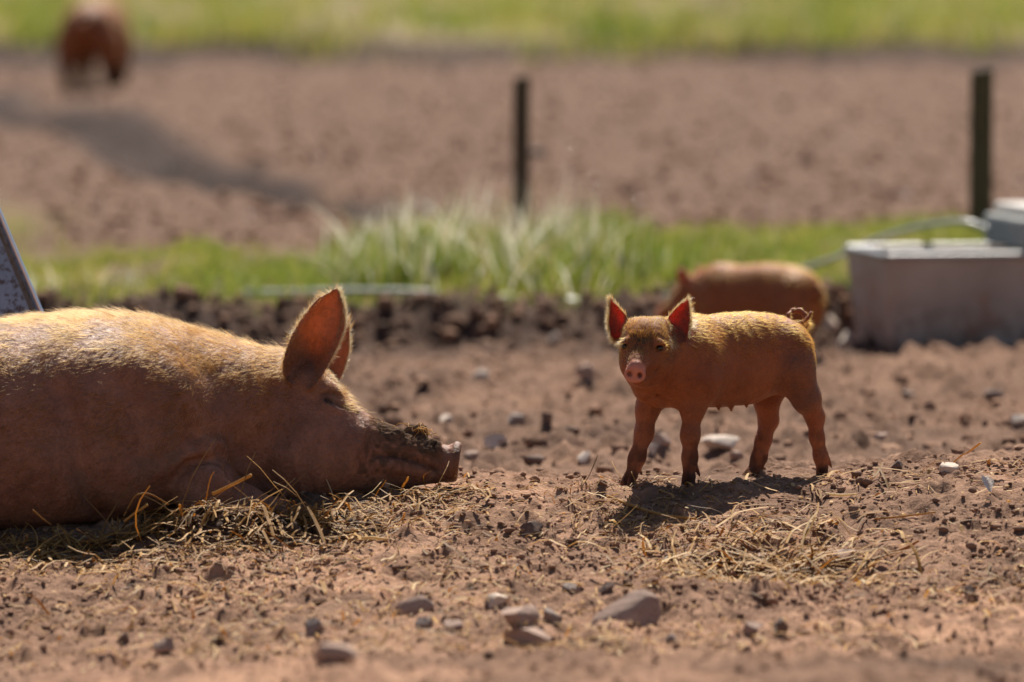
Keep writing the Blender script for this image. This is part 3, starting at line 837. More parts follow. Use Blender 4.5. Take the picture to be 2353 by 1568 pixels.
    def dens_e(p, n):
        u_, q_ = ear_uv(p); near = p[:, 1] < .0
        rim = np.where(near, sm(.72, .95, np.abs(q_)) + sm(.9, .98, u_), .5) * (n[:, 1] > -.75)
        return ear_w(p) * (.12 * (n[:, 1] > -.3) + rim)
    def dir_e(p, n):
        u_, q_ = ear_uv(p); d = np.zeros_like(p)
        d[:, 0] = np.sign(q_) * .8 + .1; d[:, 2] = .75; d[:, 1] = .3
        return d
    fur('ear_fringe', o, V, Fq, 4200, dens_e, dir_e, lambda p, n: np.full(len(p), .015), .45, .00026, M['pale_hair'], seed=4, jit=.35)
    # long bristles along the spine
    def dens2(p, n): return np.clip(n[:, 2] - .75, 0, 1) * sm(.20, .28, p[:, 2]) * (1 - ear_w(p)) * (np.abs(p[:, 1]) < .12)
    fur('back_bristles', o, V, Fq, 1500, dens2, dirn, lambda p, n: np.full(len(p), .042), .75, .00022, M['sow_hair'], seed=5, jit=.5, bend=.9)
    def dens3(p, n): return interp_mask(p, P(795, 905, -.06), .035) + interp_mask(p, P(800, 930, -.08), .02)
    fur('eye_lashes', o, V, Fq, 260, dens3, lambda p, n: np.tile(np.array([.8, -.2, .1]), (len(p), 1)), lambda p, n: np.full(len(p), .03), .9, .0002, M['sow_hair'], seed=6, jit=.5)
    # straw and roots stuck in the mud on the snout
    g = np.random.default_rng(8); k = 26; PT = np.zeros((k, 5, 3))
    for i in range(k):
        u = g.uniform(0, 1); a = tops[2] * (1 - u) + tops[4] * u + np.array([0, g.uniform(-.04, .03), .004])
        hd = g.uniform(0, 6.28); L = g.uniform(.012, .04)
        for j in range(5):
            tt = j / 4; PT[i, j] = a + np.array([math.cos(hd + 1.6 * tt) * L * tt, math.sin(hd + 1.6 * tt) * L * tt * .6 - .01, .006 + .022 * math.sin(tt * 2.6) * g.uniform(.2, 1) - .008 * tt])
    Vs, Qs = tubes(PT, np.tile(np.array([.0011, .0011, .001, .0009, .0006]), (k, 1)))
    me2 = mesh_np('straw_bits', Vs, Qs); attr(me2, 'tint', np.repeat(g.uniform(.1, .8, k), 15)); obj('straw_bits', me2, M['straw'], o)
    return o
sow = build_sow()

# ================================================================== the piglet in front
def build_piglet():
    vox = .0024
    lo = (.205, -.255, -.035); hi = (.765, .345, .450)
    F = Field(lo, hi, vox)
    TH = R(39); ax = np.array([math.cos(TH), math.sin(TH)])
    o0 = P(1600, 800, .045)
    rows = [(1478, 800, 890, .030), (1495, 778, 905, .055), (1530, 752, 925, .075), (1570, 737, 933, .080), (1610, 728, 936, .083), (1660, 721, 936, .085), (1725, 717, 929, .085), (1770, 721, 905, .081),
            (1800, 728, 892, .081), (1820, 741, 884, .068), (1836, 764, 872, .052), (1844, 790, 850, .028)]
    tb = []
    for px, a, b, w in rows:
        # centre line of the body: find u with that picture x
        X = (px - 1176.5) / 1000.0
        u = (X - o0[0]) / (ax[0] - X / 13.0 * ax[1])
        Y = o0[1] + u * ax[1]
        tb.append((u, P(px, a, Y)[2], P(px, b, Y)[2], w))
    F.loft(o0, ax, tb, 2.15, .01)
    # hind quarters and shoulders
    F.ball(P(1820, 830, .155), (.048, .048, .072), .045)
    F.ball(P(1800, 830, .265), (.05, .045, .07), .05)
    F.ball(P(1606, 850, -.025), (.05, .045, .075), .05)
    F.ball(P(1515, 860, .055), (.045, .04, .06), .05)
    # legs
    F.chain([P(1822, 848, .150), P(1852, 915, .165), P(1873, 957, .195), P(1877, 1006, .200), P(1886, 1048, .200), P(1889, 1072, .197)], [.052, .033, .0205, .0150, .0145, .0142], .018)
    F.chain([P(1786, 855, .255), P(1762, 925, .245), P(1766, 966, .258), P(1754, 1012, .250), P(1744, 1052, .248), P(1732, 1080, .240)], [.048, .0270, .0205, .0155, .0155, .0140], .022)
    F.chain([P(1604, 870, -.030), P(1592, 938, -.032), P(1586, 1000, -.036), P(1585, 1052, -.031), P(1583, 1092, -.031)], [.044, .0245, .0185, .0148, .0145], .022)
    F.chain([P(1506, 870, .040), P(1488, 940, .036), P(1480, 996, .030), P(1464, 1052, .030), P(1452, 1088, .024)], [.044, .0245, .0188, .0162, .0145], .022)
    # hooves: two toes and two dew claws each
    feet = [(P(1889, 1078, .197), P(1888, 1091, .190), (.55, -.8)), (P(1732, 1080, .238), P(1716, 1098, .215), (.55, -.8)), (P(1583, 1096, -.031), P(1580, 1114, -.040), (.8, -.6)), (P(1450, 1093, .022), P(1441, 1111, .010), (.8, -.6))]
    for a, b, (sx, sy) in feet:
        for s in (-1, 1):
            d = np.array([sx, sy, 0]) * .0082 * s
            F.cone(a + d * .8, b + d * 1.15, .0112, .0085, .0025)
            k = a + np.array([.007, .007, .020]) + d * .9
            F.cone(k + np.array([.002, .002, .004]), k + np.array([.012, .008, -.018]), .0060, .0026, .004)
    # chest and neck
    F.cone(P(1560, 810, .03), P(1498, 806, -.075), .082, .055, .04)
    F.cone(P(1545, 860, .01), P(1492, 870, -.06), .062, .036, .04)
    F.chain([P(1462, 872, -.08), P(1480, 902, -.04), P(1516, 917, -.01), P(1556, 924, -.02)], [.018, .015, .013, .009], .020)   # dewlap folds
    F.chain([P(1500, 880, -.085), P(1512, 905, -.065), P(1535, 925, -.05)], [.003, .005, .003], .012, 'sub')
    # head
    F.ball(P(1484, 785, -.105), (.054, .058, .052), .02)
    F.ball(P(1484, 768, -.085), (.044, .05, .034), .02)
    F.ball(P(1452, 832, -.110), (.029, .045, .040), .03)
    F.ball(P(1512, 836, -.105), (.031, .05, .042), .03)
    F.cone(P(1480, 808, -.135), P(1462, 846, -.195), .040, .0225, .022)
    F.cone(P(1480, 858, -.120), P(1464, 873, -.180), .034, .014, .018)
    n = np.array([-.16, -.96, -.14]); n /= np.linalg.norm(n)
    ux = np.cross(n, (0, 0, 1.0)); ux /= np.linalg.norm(ux); uz = np.cross(ux, n)
    c = P(1459, 859, -.207)
    def disc(X, Y, Z):
        x, y, z = X - c[0], Y - c[1], Z - c[2]
        a = x * n[0] + y * n[1] + z * n[2]; h = x * ux[0] + y * ux[1] + z * ux[2]; v = x * uz[0] + y * uz[1] + z * uz[2]
        rr = np.sqrt((h / 1.24) ** 2 + (v + .0018 * np.abs(h) / .02) ** 2) - .0172
        da = np.abs(a) - .004
        return np.minimum(np.maximum(rr, da), 0) + np.sqrt(np.maximum(rr, 0) ** 2 + np.maximum(da, 0) ** 2) - .0030
    F.put(disc, c - .04, c + .04, .005)
    nos = [P(1446.5, 860, -.212), P(1470, 862, -.212)]
    for q in nos: F.ball(q, (.0050, .010, .0062), .003, 'sub')
    F.chain([P(1441, 838, -.199), P(1458, 833, -.200), P(1478, 840, -.197)], [.002, .0024, .002], .004, 'sub')       # wrinkles over the nose
    F.chain([P(1444, 831, -.192), P(1460, 827, -.193), P(1478, 833, -.190)], [.0015, .002, .0015], .004, 'sub')
    m0 = [F.surf(P(x, y, -.2)) for x, y in ((1482, 872), (1495, 866), (1507, 856), (1513, 850))]
    F.chain(m0, [.0018, .0022, .0022, .0015], .006, 'sub')
    eyes = []
    for x, y, r_ in ((1437.5, 797.5, .0095), (1515.5, 800, .0102)):
        e = F.surf(P(x, y, -.15))
        F.chain([e + np.array([-.012, .002, .010]), e + np.array([0, -.001, .0125]), e + np.array([.012, .003, .009])], [.0025, .004, .0025], .012)   # brow
        F.ball(e + np.array([0, -.001, 0]), (r_, r_ * .8, r_ * .72), .005, 'sub')
        F.chain([e + np.array([-.010, .003, -.006]), e + np.array([0, 0, -.0095]), e + np.array([.011, .003, -.006])], [.002, .0028, .002], .006)    # lower lid
        eyes.append(e)
    # ears
    b, q = P(1431, 776, -.075), P(1404, 687, -.06)
    F.chain([P(1455, 760, -.075), P(1440, 758, -.065)], [.026, .014], .02)
    F.sheet((b[0], b[2]), (q[0], q[2]), [(-.08, -.008, .004), (0, -.021, .014), (.15, -.025, .020), (.35, -.0235, .024), (.5, -.0195, .0225), (.7, -.0125, .0145), (.88, -.0065, .0070), (1.0, -.003, .003), (1.04, -.001, .001)],
            (-.074, -.058), (.017, .006), (.0056, .0044), .008)
    b, q = P(1552, 778, -.066), P(1579.5, 688, -.05)
    F.chain([P(1518, 758, -.07), P(1532, 758, -.058)], [.028, .016], .02)
    F.sheet((b[0], b[2]), (q[0], q[2]), [(-.09, -.006, .012), (0, -.018, .022), (.15, -.025, .0245), (.35, -.030, .0225), (.5, -.029, .0195), (.7, -.0205, .0145), (.88, -.010, .0075), (1.0, -.003, .003), (1.04, -.001, .001)],
            (-.066, -.048), (.017, .006), (.0056, .0044), .008)
    # curled tail and teats
    F.chain([P(1842, 766, .255), P(1853, 744, .268), P(1850, 724, .280), P(1838, 714, .284), P(1822, 714, .280), P(1812, 724, .270), P(1814, 738, .258), P(1828, 745, .250), P(1843, 742, .246), P(1856, 732, .248), P(1862, 722, .252), P(1865, 715, .254)],
            [.0085, .0068, .0062, .006, .0056, .0052, .005, .0048, .0046, .0044, .0036, .0018], .004)
    for x, y, Y in ((1651, 940, .05), (1680, 941, .08), (1715, 933, .10)):
        F.cone(P(x, y - 6, Y), P(x, y + 3, Y), .006, .0025, .006)
    V, Fq = F.mesh(1)
    N, _ = normals(V, Fq)
    V = V + N * (.0007 * noise3(V[:, 0] * 60, V[:, 1] * 60, V[:, 2] * 30))[:, None]
    me = mesh_np('piglet', V, Fq)
    # picture-plane position of each vertex, used for placing skin features only
    pxv = 1176.5 + V[:, 0] * FPX / (V[:, 1] + 13.0); pzv = V[:, 2]
    z = lambda py, Y=-.06: P(1480, py, Y)[2]
    L_ear = (pxv < 1437 + .45 * np.maximum(0, (z(735) - pzv) * 0)) & (pzv > z(786)) & (V[:, 1] > -.105) & (V[:, 1] < .0) & (pxv < 1446)
    R_ear = (pxv > 1533) & (pzv > z(788)) & (V[:, 1] > -.10) & (V[:, 1] < -.012) & (pxv < 1592)
    ear = (L_ear | R_ear).astype(float)
    for _ in range(6):
        A = np.zeros(len(V)); cn = np.zeros(len(V))
        for i in range(4): np.add.at(A, Fq[:, i], ear[Fq].mean(1)); np.add.at(cn, Fq[:, i], 1)
        ear = A / np.maximum(cn, 1)
    attr(me, 'ear', ear)
    nose = sm(.035, .022, np.linalg.norm(V - c, axis=1)) * sm(-.196, -.204, V[:, 1])
    belly = sm(.1, -.3, N[:, 2]) * sm(.22, .10, pzv) * .45
    attr(me, 'pink', np.clip(ear * .7 + nose + .3 * belly * (V[:, 1] < .3), 0, 1))
    fm = interp_mask(V, F.surf(P(1476, 777, -.15)), .027) * sm(-.35, .15, noise3(V[:, 0] * 110, V[:, 1] * 110, V[:, 2] * 80))
    shin = sm(.115, .03, pzv) * sm(-.1, .5, noise3(V[:, 0] * 50, V[:, 1] * 50, V[:, 2] * 35) + .55 * sm(.07, .01, pzv))
    fc = interp_mask(V, P(1482, 806, -.15), .062) * sm(-.085, -.11, V[:, 1]) * (.42 + .3 * noise3(V[:, 0] * 45, V[:, 1] * 45, V[:, 2] * 45)) * (1 - nose)
    attr(me, 'mud', np.clip(fm * .9 + .7 * shin + .75 * np.clip(fc, 0, 1), 0, 1))
    hoofd = np.zeros(len(V))
    for a, b_, _ in feet: hoofd = np.maximum(hoofd, np.exp(-(np.linalg.norm(V - (b_ + np.array([0, 0, .004])), axis=1) / .019) ** 2))
    dk = np.clip(hoofd * .75, 0, 1)
    for q in nos: dk = np.maximum(dk, .9 * np.exp(-(np.linalg.norm((V - q) * np.array([1, .5, 1]), axis=1) / .0055) ** 2))
    attr(me, 'dark', dk)
    o = obj('piglet', me, M['piglet_skin'])
    tag(o, 'small ginger piglet standing on the earth mound facing the camera', 'pig')
    for e, r_ in zip(eyes, (.0082, .0088)):
        Ve, Fe = ICO[3]
        obj('eye', mesh_np('eye', Ve * r_ * np.array([1, .8, .8]), None, Fe), M['eye'], o, e + np.array([0, .0048, 0]))
    # coat
    bx = np.array([ax[0], ax[1]])
    hc = P(1484, 800, -.10)
    def headm(p): return sm(-.045, -.075, p[:, 1]) * sm(z(890), z(870), p[:, 2]) * (p[:, 0] < .39)
    def earm(p):
        x = 1176.5 + p[:, 0] * FPX / (p[:, 1] + 13.0)
        return ((x < 1440) | (x > 1537)) * (p[:, 2] > z(790)) * (p[:, 1] < -.01) * (x < 1592) * 1.0
    def dens(p, n):
        e = earm(p); inside = e * (n[:, 1] < -.25)
        nz = sm(.034, .026, np.linalg.norm(p - c, axis=1)) * (p[:, 1] < -.199)
        d = .55 + .45 * sm(.20, .28, p[:, 2])
        d = d * (1 - .93 * inside) * (1 - .97 * nz)
        for q in eyes: d = d * (1 - np.exp(-(np.linalg.norm(p - q, axis=1) / .010) ** 2)) * (1 - .92 * np.exp(-(np.linalg.norm((p - q - np.array([0, 0, .013])) * np.array([.5, .5, 1]), axis=1) / .010) ** 2))
        return d * sm(-.012, .012, p[:, 2]) * (1 + .7 * headm(p))
    def dirn(p, n):
        d = np.zeros_like(p); d[:, 0] = .75; d[:, 1] = .6; d[:, 2] = -.55
        lg = sm(.16, .10, p[:, 2])[:, None]
        d = d * (1 - lg) + np.array([.25, .15, -1.0]) * lg
        h = headm(p)[:, None]; e = earm(p)[:, None]
        rad = p - c; rad = rad / (np.linalg.norm(rad, axis=1, keepdims=True) + 1e-6)
        d = d * (1 - h) + (rad * .7 + np.array([0, .3, .35])) * h
        x = 1176.5 + p[:, 0] * FPX / (p[:, 1] + 13.0)
        eo = np.stack([np.where(x < 1484, -.7, .7), np.full(len(p), -.3), np.full(len(p), .35)], 1)
        low = sm(z(755), z(780), p[:, 2])[:, None] * -1.1
        eo = eo + np.concatenate([np.zeros((len(p), 2)), low], 1)
        return d * (1 - e) + eo * e
    def leng(p, n):
        e = earm(p)
        L = .0100 + .0065 * sm(.24, .31, p[:, 2]) - .005 * headm(p) - .003 * sm(.12, .05, p[:, 2]) + .001 * e + .004 * e * sm(z(765), z(782), p[:, 2])
        return L * (1 - .6 * sm(.05, .03, np.linalg.norm(p - c, axis=1))) * (1 - .6 * sm(.62, .64, p[:, 0]) * sm(.345, .365, p[:, 2]))
    fur('coat_hair', o, V, Fq, 62000, dens, dirn, leng, lambda p, n: .035 + .14 * sm(.26, .33, p[:, 2]) + .10 * headm(p) + .25 * earm(p), .00020, M['piglet_hair'], seed=13, jit=.17)
    def dens_e(p, n):
        e = earm(p) * (n[:, 1] > -.55) * (.3 + .7 * ((p[:, 0] < P(1428, 780, -.07)[0]) | (p[:, 0] > P(1545, 780, -.07)[0]))); br = interp_mask(p, P(1463, 826, -.185), .017) + .5 * interp_mask(p, P(1470, 812, -.16), .014)
        return e + .9 * br * (np.linalg.norm(p - c, axis=1) > .027)
    fur('ear_fringe', o, V, Fq, 5200, dens_e, dirn, lambda p, n: np.where(earm(p) > .5, .0135 + .004 * sm(z(765), z(782), p[:, 2]), .007), lambda p, n: .5, .00021, M['pale_hair'], seed=14, jit=.3)
    def dens2(p, n):
        w = 0
        for q, dx in zip(eyes, (-.004, .006)): w = w + interp_mask(p, q + np.array([dx, .0, .012]), .006)
        return w
    fur('eye_lashes', o, V, Fq, 26, dens2, lambda p, n: np.stack([np.where(p[:, 0] < hc[0] - .01, -1.0, .9), np.full(len(p), -.5), np.full(len(p), .25)], 1), lambda p, n: np.full(len(p), .012), .7, .00019, M['piglet_hair'], seed=15, jit=.3)
    return o
piglet = build_piglet()

# ================================================================== pigs in the background (standing, local x forward)
def build_pig(name, L, voxf, loc, heading, label, head_drop, legs, hairs, lr=1.0, dirty=.06, up=0.0, wide=1.0):
    """L: body length chest to rump; everything scales with it"""
    s = L / .46
    F = Field((-.30, -.14, -.02), (.42, .14, .44), voxf / s)
    tb = [(-.25, .27, .21, .02), (-.235, .31, .165, .055), (-.20, .335, .145, .078), (-.14, .352, .135, .088), (-.04, .356, .115, .094), (.06, .345, .115, .093), (.14, .335, .125, .087), (.19, .32, .15, .075), (.22, .30, .18, .05)]
    tb = [(u_, a_, min(b_ + up, a_ - .03), w_) for u_, a_, b_, w_ in tb]
    F.loft((0, 0, 0), (1, 0), tb, 2.15, .01)
    hd = head_drop
    for sy in (-1, 1):
        F.ball((-.175, sy * .055, .215), (.062, .04, .085), .04)
        F.ball((.13, sy * .06, .20), (.055, .035, .08), .04)
    for (hx, sy, dx) in legs:
        sy = sy * wide
        if hx < 0:
            F.chain([(-.17, sy * .058, .20), (-.155 + dx * .3, sy * .06, .135), (-.185 + dx * .7, sy * .06, .095), (-.175 + dx, sy * .06, .045), (-.165 + dx, sy * .06, .012)], [.052, .033 * lr, .022 * lr, .016 * lr, .017 * lr], .02)
        else:
            F.chain([(.135, sy * .055, .19), (.14 + dx * .4, sy * .056, .12), (.138 + dx * .7, sy * .056, .075), (.136 + dx, sy * .056, .04), (.142 + dx, sy * .056, .012)], [.045, .028 * lr, .021 * lr, .016 * lr, .016 * lr], .02)
    F.cone((.15, 0, .26), (.25, 0, .27 - hd * .5), .085, .06, .04)
    hx, hz = .275, .265 - hd
    F.ball((hx, 0, hz), (.06, .055, .056), .03)
    F.ball((hx + .015, 0, hz - .035), (.05, .05, .035), .03)
    F.cone((hx + .03, 0, hz - .012), (hx + .105, 0, hz - .052), .040, .024, .025)
    F.cone((hx + .105, 0, hz - .052), (hx + .114, 0, hz - .056), .026, .026, .006)
    for sy in (-1, 1):
        F.ball((hx - .012, sy * .050, hz + .068), (.026, .010, .050), .012, rot=[(.9, sy * .2, -.4), (-.15, sy * .95, -.2), (.4, sy * .25, .88)])
    F.chain([(-.245, 0, .285), (-.268, .004, .27), (-.275, .012, .245), (-.262, .016, .228), (-.25, .008, .24)], [.010, .007, .006, .005, .003], .006)
    V, Fq = F.mesh(1)
    V = V * s
    ca, sa = math.cos(heading), math.sin(heading)
    Vw = np.stack([V[:, 0] * ca - V[:, 1] * sa, V[:, 0] * sa + V[:, 1] * ca, V[:, 2]], 1)
    me = mesh_np(name, Vw, Fq)
    zer = np.zeros(len(V)); ear = sm(hz * s + .045 * s, hz * s + .065 * s, V[:, 2]) * (V[:, 0] > .2 * s)
    attr(me, 'ear', ear * .35); attr(me, 'pink', ear * .6 + sm(hx * s + .100 * s, hx * s + .112 * s, V[:, 0])); attr(me, 'mud', .85 * sm(dirty * s, dirty * .3 * s, V[:, 2])); attr(me, 'dark', np.clip(sm(.02 * s, .0, V[:, 2]) * .7 + (.6 * sm(dirty * s, dirty * .4 * s, V[:, 2]) if dirty > .1 else 0) + zer, 0, 1))
    o = obj(name, me, M['piglet_skin'], None, loc)
    tag(o, label, 'pig')
    def dirn(p, n): d = np.tile(np.array([-ca * .8, -sa * .8, -.5]), (len(p), 1)); return d
    fur('coat_hair', o, Vw, Fq, hairs, lambda p, n: np.ones(len(p)), dirn, lambda p, n: np.full(len(p), .016 * (1 + .5 * (s - 1))), .25, .00045 * s, M['piglet_hair'], seed=21, jit=.3)
    for sy in (-1, 1):
        Ve, Fe = ICO[2]; e = np.array([hx + .035, sy * .043, hz + .012]) * s
        obj('eye', mesh_np('eye', Ve * .008 * s, None, Fe), M['eye'], o, (e[0] * ca - e[1] * sa, e[0] * sa + e[1] * ca, e[2]))
    return o
q = P(1738, 800, 5.15)
build_pig('piglet', .43, .0048, (q[0], 5.15, float(gz(q[0], 5.15)[0]) + .0), R(145), 'blurred ginger piglet walking behind the front piglet near the trough', .045, [(-1, -1, .03), (-1, 1, -.05), (1, -1, -.02), (1, 1, .04)], 14000)
q = P(222, 200, 31.5)
build_pig('sow', .98, .011, (q[0], 31.5, float(gz(q[0], 31.5)[0]) - .02), R(84), 'far blurred brown pig seen from behind on the ploughed field', .10, [(-1, -1, .03), (-1, 1, -.02), (1, -1, -.02), (1, 1, .04)], 9000, 1.1, .15, .055, 1.25)

# ================================================================== pig ark at the left edge
def build_ark():
    root = empty('pig_ark', (-1.62, .62, float(gz(-1.62, .62)[0])))
    rz = R(17); ca, sa = math.cos(rz), math.sin(rz)
    def W(x, y, z): return (x * ca - y * sa, x * sa + y * ca, z)
    base = root.location
    # outline of the end: straight slanting sides, curved top (local x across, z up)
    p0, p1 = P(92, 774, .62), P(-27, 490, .62)
    hw0 = .57; sl = (p1[0] - p0[0]) / (p1[2] - p0[2])
    out = []
    H = 1.05
    zs0 = p0[2] - base.z; xr = (p0[0] - base.x) / ca
    for i in range(9):
        z = -.05 + i / 8 * .85; out.append((xr + sl * (z - zs0), z))
    xe, ze = out[-1]
    cx = -.55
    for i in range(1, 13):
        a = i / 12 * math.pi / 2; out.append((cx + (xe - cx) * math.cos(a), ze + .24 * math.sin(a)))
    prof = out + [(2 * cx - x, z) for x, z in out[-2::-1]]
    n = len(prof)
    # end panel with thickness
    V = [W(x * .985 + cx * .015, 0, z) for x, z in prof] + [W(x * .985 + cx * .015, .004, z) for x, z in prof]
    import bmesh
    bm = bmesh.new(); vv = [bm.verts.new(v) for v in V]
    bm.faces.new(vv[:n]); bm.faces.new(vv[n:][::-1])
    for i in range(n): j = (i + 1) % n; bm.faces.new((vv[i], vv[j], vv[n + j], vv[n + i]))
    bmesh.ops.recalc_face_normals(bm, faces=bm.faces)
    me = bpy.data.meshes.new('end_panel'); bm.to_mesh(me); bm.free()
    obj('end_panel', me, M['galvanised'], root)
    # curved roof sheet, corrugated, running back from the panel
    D = 1.7; m = 60; V = []; 
    for k, off in enumerate((0, .0035)):
        for j in range(m + 1):
            y = -.012 + D * j / m; c = .006 * math.sin(j * 1.9) if j > 1 else 0
            for i, (x, z) in enumerate(prof):
                dx, dz = x - cx, z - .3; l = math.hypot(dx, dz)
                V.append(W(x + dx / l * (c + off), y, z + dz / l * (c + off)))
    V = np.array(V); Qs = []
    for k in (0, 1):
        for j in range(m):
            for i in range(n - 1):
                a = k * (m + 1) * n + j * n + i; Qs.append((a, a + 1, a + n + 1, a + n) if k else (a, a + n, a + n + 1, a + 1))
    for i in range(n - 1):
        a, b = i, (m + 1) * n + i; Qs.append((a, a + 1, b + 1, b))
    obj('roof_sheet', mesh_np('roof_sheet', V, np.array(Qs)), M['galvanised'], root)
    # rolled edging along the front of the sheet
    PT = np.array([[W(x + (x - cx) * .008, -.012, z) for x, z in prof]]); Vt, Qt = tubes(PT, np.full((1, n), .0065), 8)
    obj('edging', mesh_np('edging', Vt, Qt), M['bright_edge'], root)
    tag(root, 'galvanised sheet pig ark with flecked panel behind the sow at left', 'pig ark')
build_ark()

# ================================================================== water trough, valve box, hose, posts
def build_trough():
    d0 = 5.45
    a = P(2040, 590, d0); g0 = float(gz(a[0], d0)[0]) - .03
    root = empty('water_trough', (a[0], d0, g0))
    H = a[2] - g0; e = np.array([-.105, .50]); l = np.array([1.22, .26]) / math.hypot(1.22, .26)
    ew = math.hypot(*e); eu = e / ew; Lg = 1.30
    def W(u, v, z): q = l * u + eu * v; return (q[0], q[1], z)      # u along, v across
    t_ = .022; ins = .03
    def wall(name, pts):
        V = [W(*p) for p in pts]
        Fc = [(0, 1, 2, 3), (7, 6, 5, 4), (0, 4, 5, 1), (1, 5, 6, 2), (2, 6, 7, 3), (3, 7, 4, 0)]
        import bmesh
        bm = bmesh.new(); vv = [bm.verts.new(v) for v in V]
        for f in Fc: bm.faces.new([vv[i] for i in f])
        bmesh.ops.recalc_face_normals(bm, faces=bm.faces)
        me = bpy.data.meshes.new(name); bm.to_mesh(me); bm.free()
        return bevel(obj(name, me, M['trough_metal'], root), .004)
    b = ins
    wall('front_wall', [(b, b, 0), (Lg - b, b, 0), (Lg, 0, H), (0, 0, H), (b, b + t_, 0), (Lg - b, b + t_, 0), (Lg, t_, H), (0, t_, H)])
    wall('back_wall', [(b, ew - b, 0), (Lg - b, ew - b, 0), (Lg, ew, H), (0, ew, H), (b, ew - b - t_, 0), (Lg - b, ew - b - t_, 0), (Lg, ew - t_, H), (0, ew - t_, H)])
    o_ = .002
    wall('end_wall', [(b - o_, b + o_, 0), (b - o_, ew - b - o_, 0), (-o_, ew - o_, H - .002), (-o_, o_, H - .002), (b + t_, b + o_, 0), (b + t_, ew - b - o_, 0), (t_, ew - o_, H - .002), (t_, o_, H - .002)])
    wall('end_wall', [(Lg - b + o_, b + o_, 0), (Lg - b + o_, ew - b - o_, 0), (Lg + o_, ew - o_, H - .002), (Lg + o_, o_, H - .002), (Lg - b - t_, b + o_, 0), (Lg - b - t_, ew - b - o_, 0), (Lg - t_, ew - o_, H - .002), (Lg - t_, o_, H - .002)])
    wall('floor', [(b, b, .004), (Lg - b, b, .004), (Lg - b, ew - b, .004), (b, ew - b, .004), (b, b, .02), (Lg - b, b, .02), (Lg - b, ew - b, .02), (b, ew - b, .02)])
    Vw = np.array([W(t_ + .004, t_ + .004, H - .035), W(Lg - t_ - .004, t_ + .004, H - .035), W(Lg - t_ - .004, ew - t_ - .004, H - .035), W(t_ + .004, ew - t_ - .004, H - .035)])
    obj('water', mesh_np('water', Vw, np.array([[0, 1, 2, 3]])), M['trough_water'], root)
    loop = [W(0, 0, H), W(Lg, 0, H), W(Lg, ew, H), W(0, ew, H), W(0, 0, H)]
    for i in range(4):
        PT = np.array([[np.array(loop[i]) * (1 - k) + np.array(loop[i + 1]) * k for k in (0, .5, 1)]])
        Vt, Qt = tubes(PT, np.full((1, 3), .011), 8)
        obj('rim', mesh_np('rim', Vt, Qt), M['rim_metal'], root)
    # ball valve cover across the right end
    bx = [(.62, .02), (1.12, ew - .02)]
    def prism(name, u0, v0, u1, v1, z0, z1, mat, bv):
        V = np.array([W(u, v, z) for z in (z0, z1) for u, v in ((u0, v0), (u1, v0), (u1, v1), (u0, v1))])
        Fc = np.array([(3, 2, 1, 0), (4, 5, 6, 7), (0, 1, 5, 4), (1, 2, 6, 5), (2, 3, 7, 6), (3, 0, 4, 7)])
        return bevel(obj(name, mesh_np(name, V, Fc, None, False), mat, root), bv)
    prism('valve_cover', .47, .02, .95, ew - .02, H + .012, H + .115, M['grey_plastic'], .012)
    prism('cover_lid', .51, .0, .97, ew, H + .117, H + .150, M['white_plastic'], .012)
    tag(root, 'rusty grey metal water trough with white lidded valve box at right', 'trough')
    return root
trough = build_trough()

def tube_obj(name, pts, r, mat, sides=10, n=60, parent=None):
    pts = np.array(pts, float)
    # Catmull-Rom through the points
    Pp = np.concatenate([[2 * pts[0] - pts[1]], pts, [2 * pts[-1] - pts[-2]]]); out = []
    per = max(2, n // (len(pts) - 1))
    for i in range(1, len(Pp) - 2):
        for tt in np.arange(per) / per:
            a, b, c, d = Pp[i - 1:i + 3]
            out.append(.5 * (2 * b + (c - a) * tt + (2 * a - 5 * b + 4 * c - d) * tt ** 2 + (3 * b - a - 3 * c + d) * tt ** 3))
    out.append(pts[-1]); PT = np.array([out])
    rr = np.full((1, len(out)), r) if isinstance(r, float) else np.interp(np.linspace(0, 1, len(out)), np.linspace(0, 1, len(r)), r)[None]
    c0 = PT[0].mean(0)
    V, Q = tubes(PT - c0, rr, sides)
    nl = len(out)
    caps = [list(range(sides))[::-1], [(nl - 1) * sides + k for k in range(sides)]]
    me = bpy.data.meshes.new(name); me.from_pydata(V.tolist(), [], Q.tolist() + caps)
    me.polygons.foreach_set('use_smooth', np.ones(len(me.polygons), bool))
    return obj(name, me, mat, parent, c0)
hp = [P(560, 672, 6.35), P(885, 668, 6.3), P(1060, 676, 6.25), P(1240, 688, 6.2), P(1400, 690, 6.2), P(1540, 680, 6.2), P(1720, 650, 6.15), P(1880, 606, 6.1), P(1965, 572, 6.1), P(2040, 540, 6.1), P(2130, 518, 6.05), P(2215, 510, 6.0), P(2275, 528, 5.95)]
tag(tube_obj('water_hose', hp, .0085, M['hose'], 10, 120), 'pale grey water hose running along the grass to the trough', 'hose')

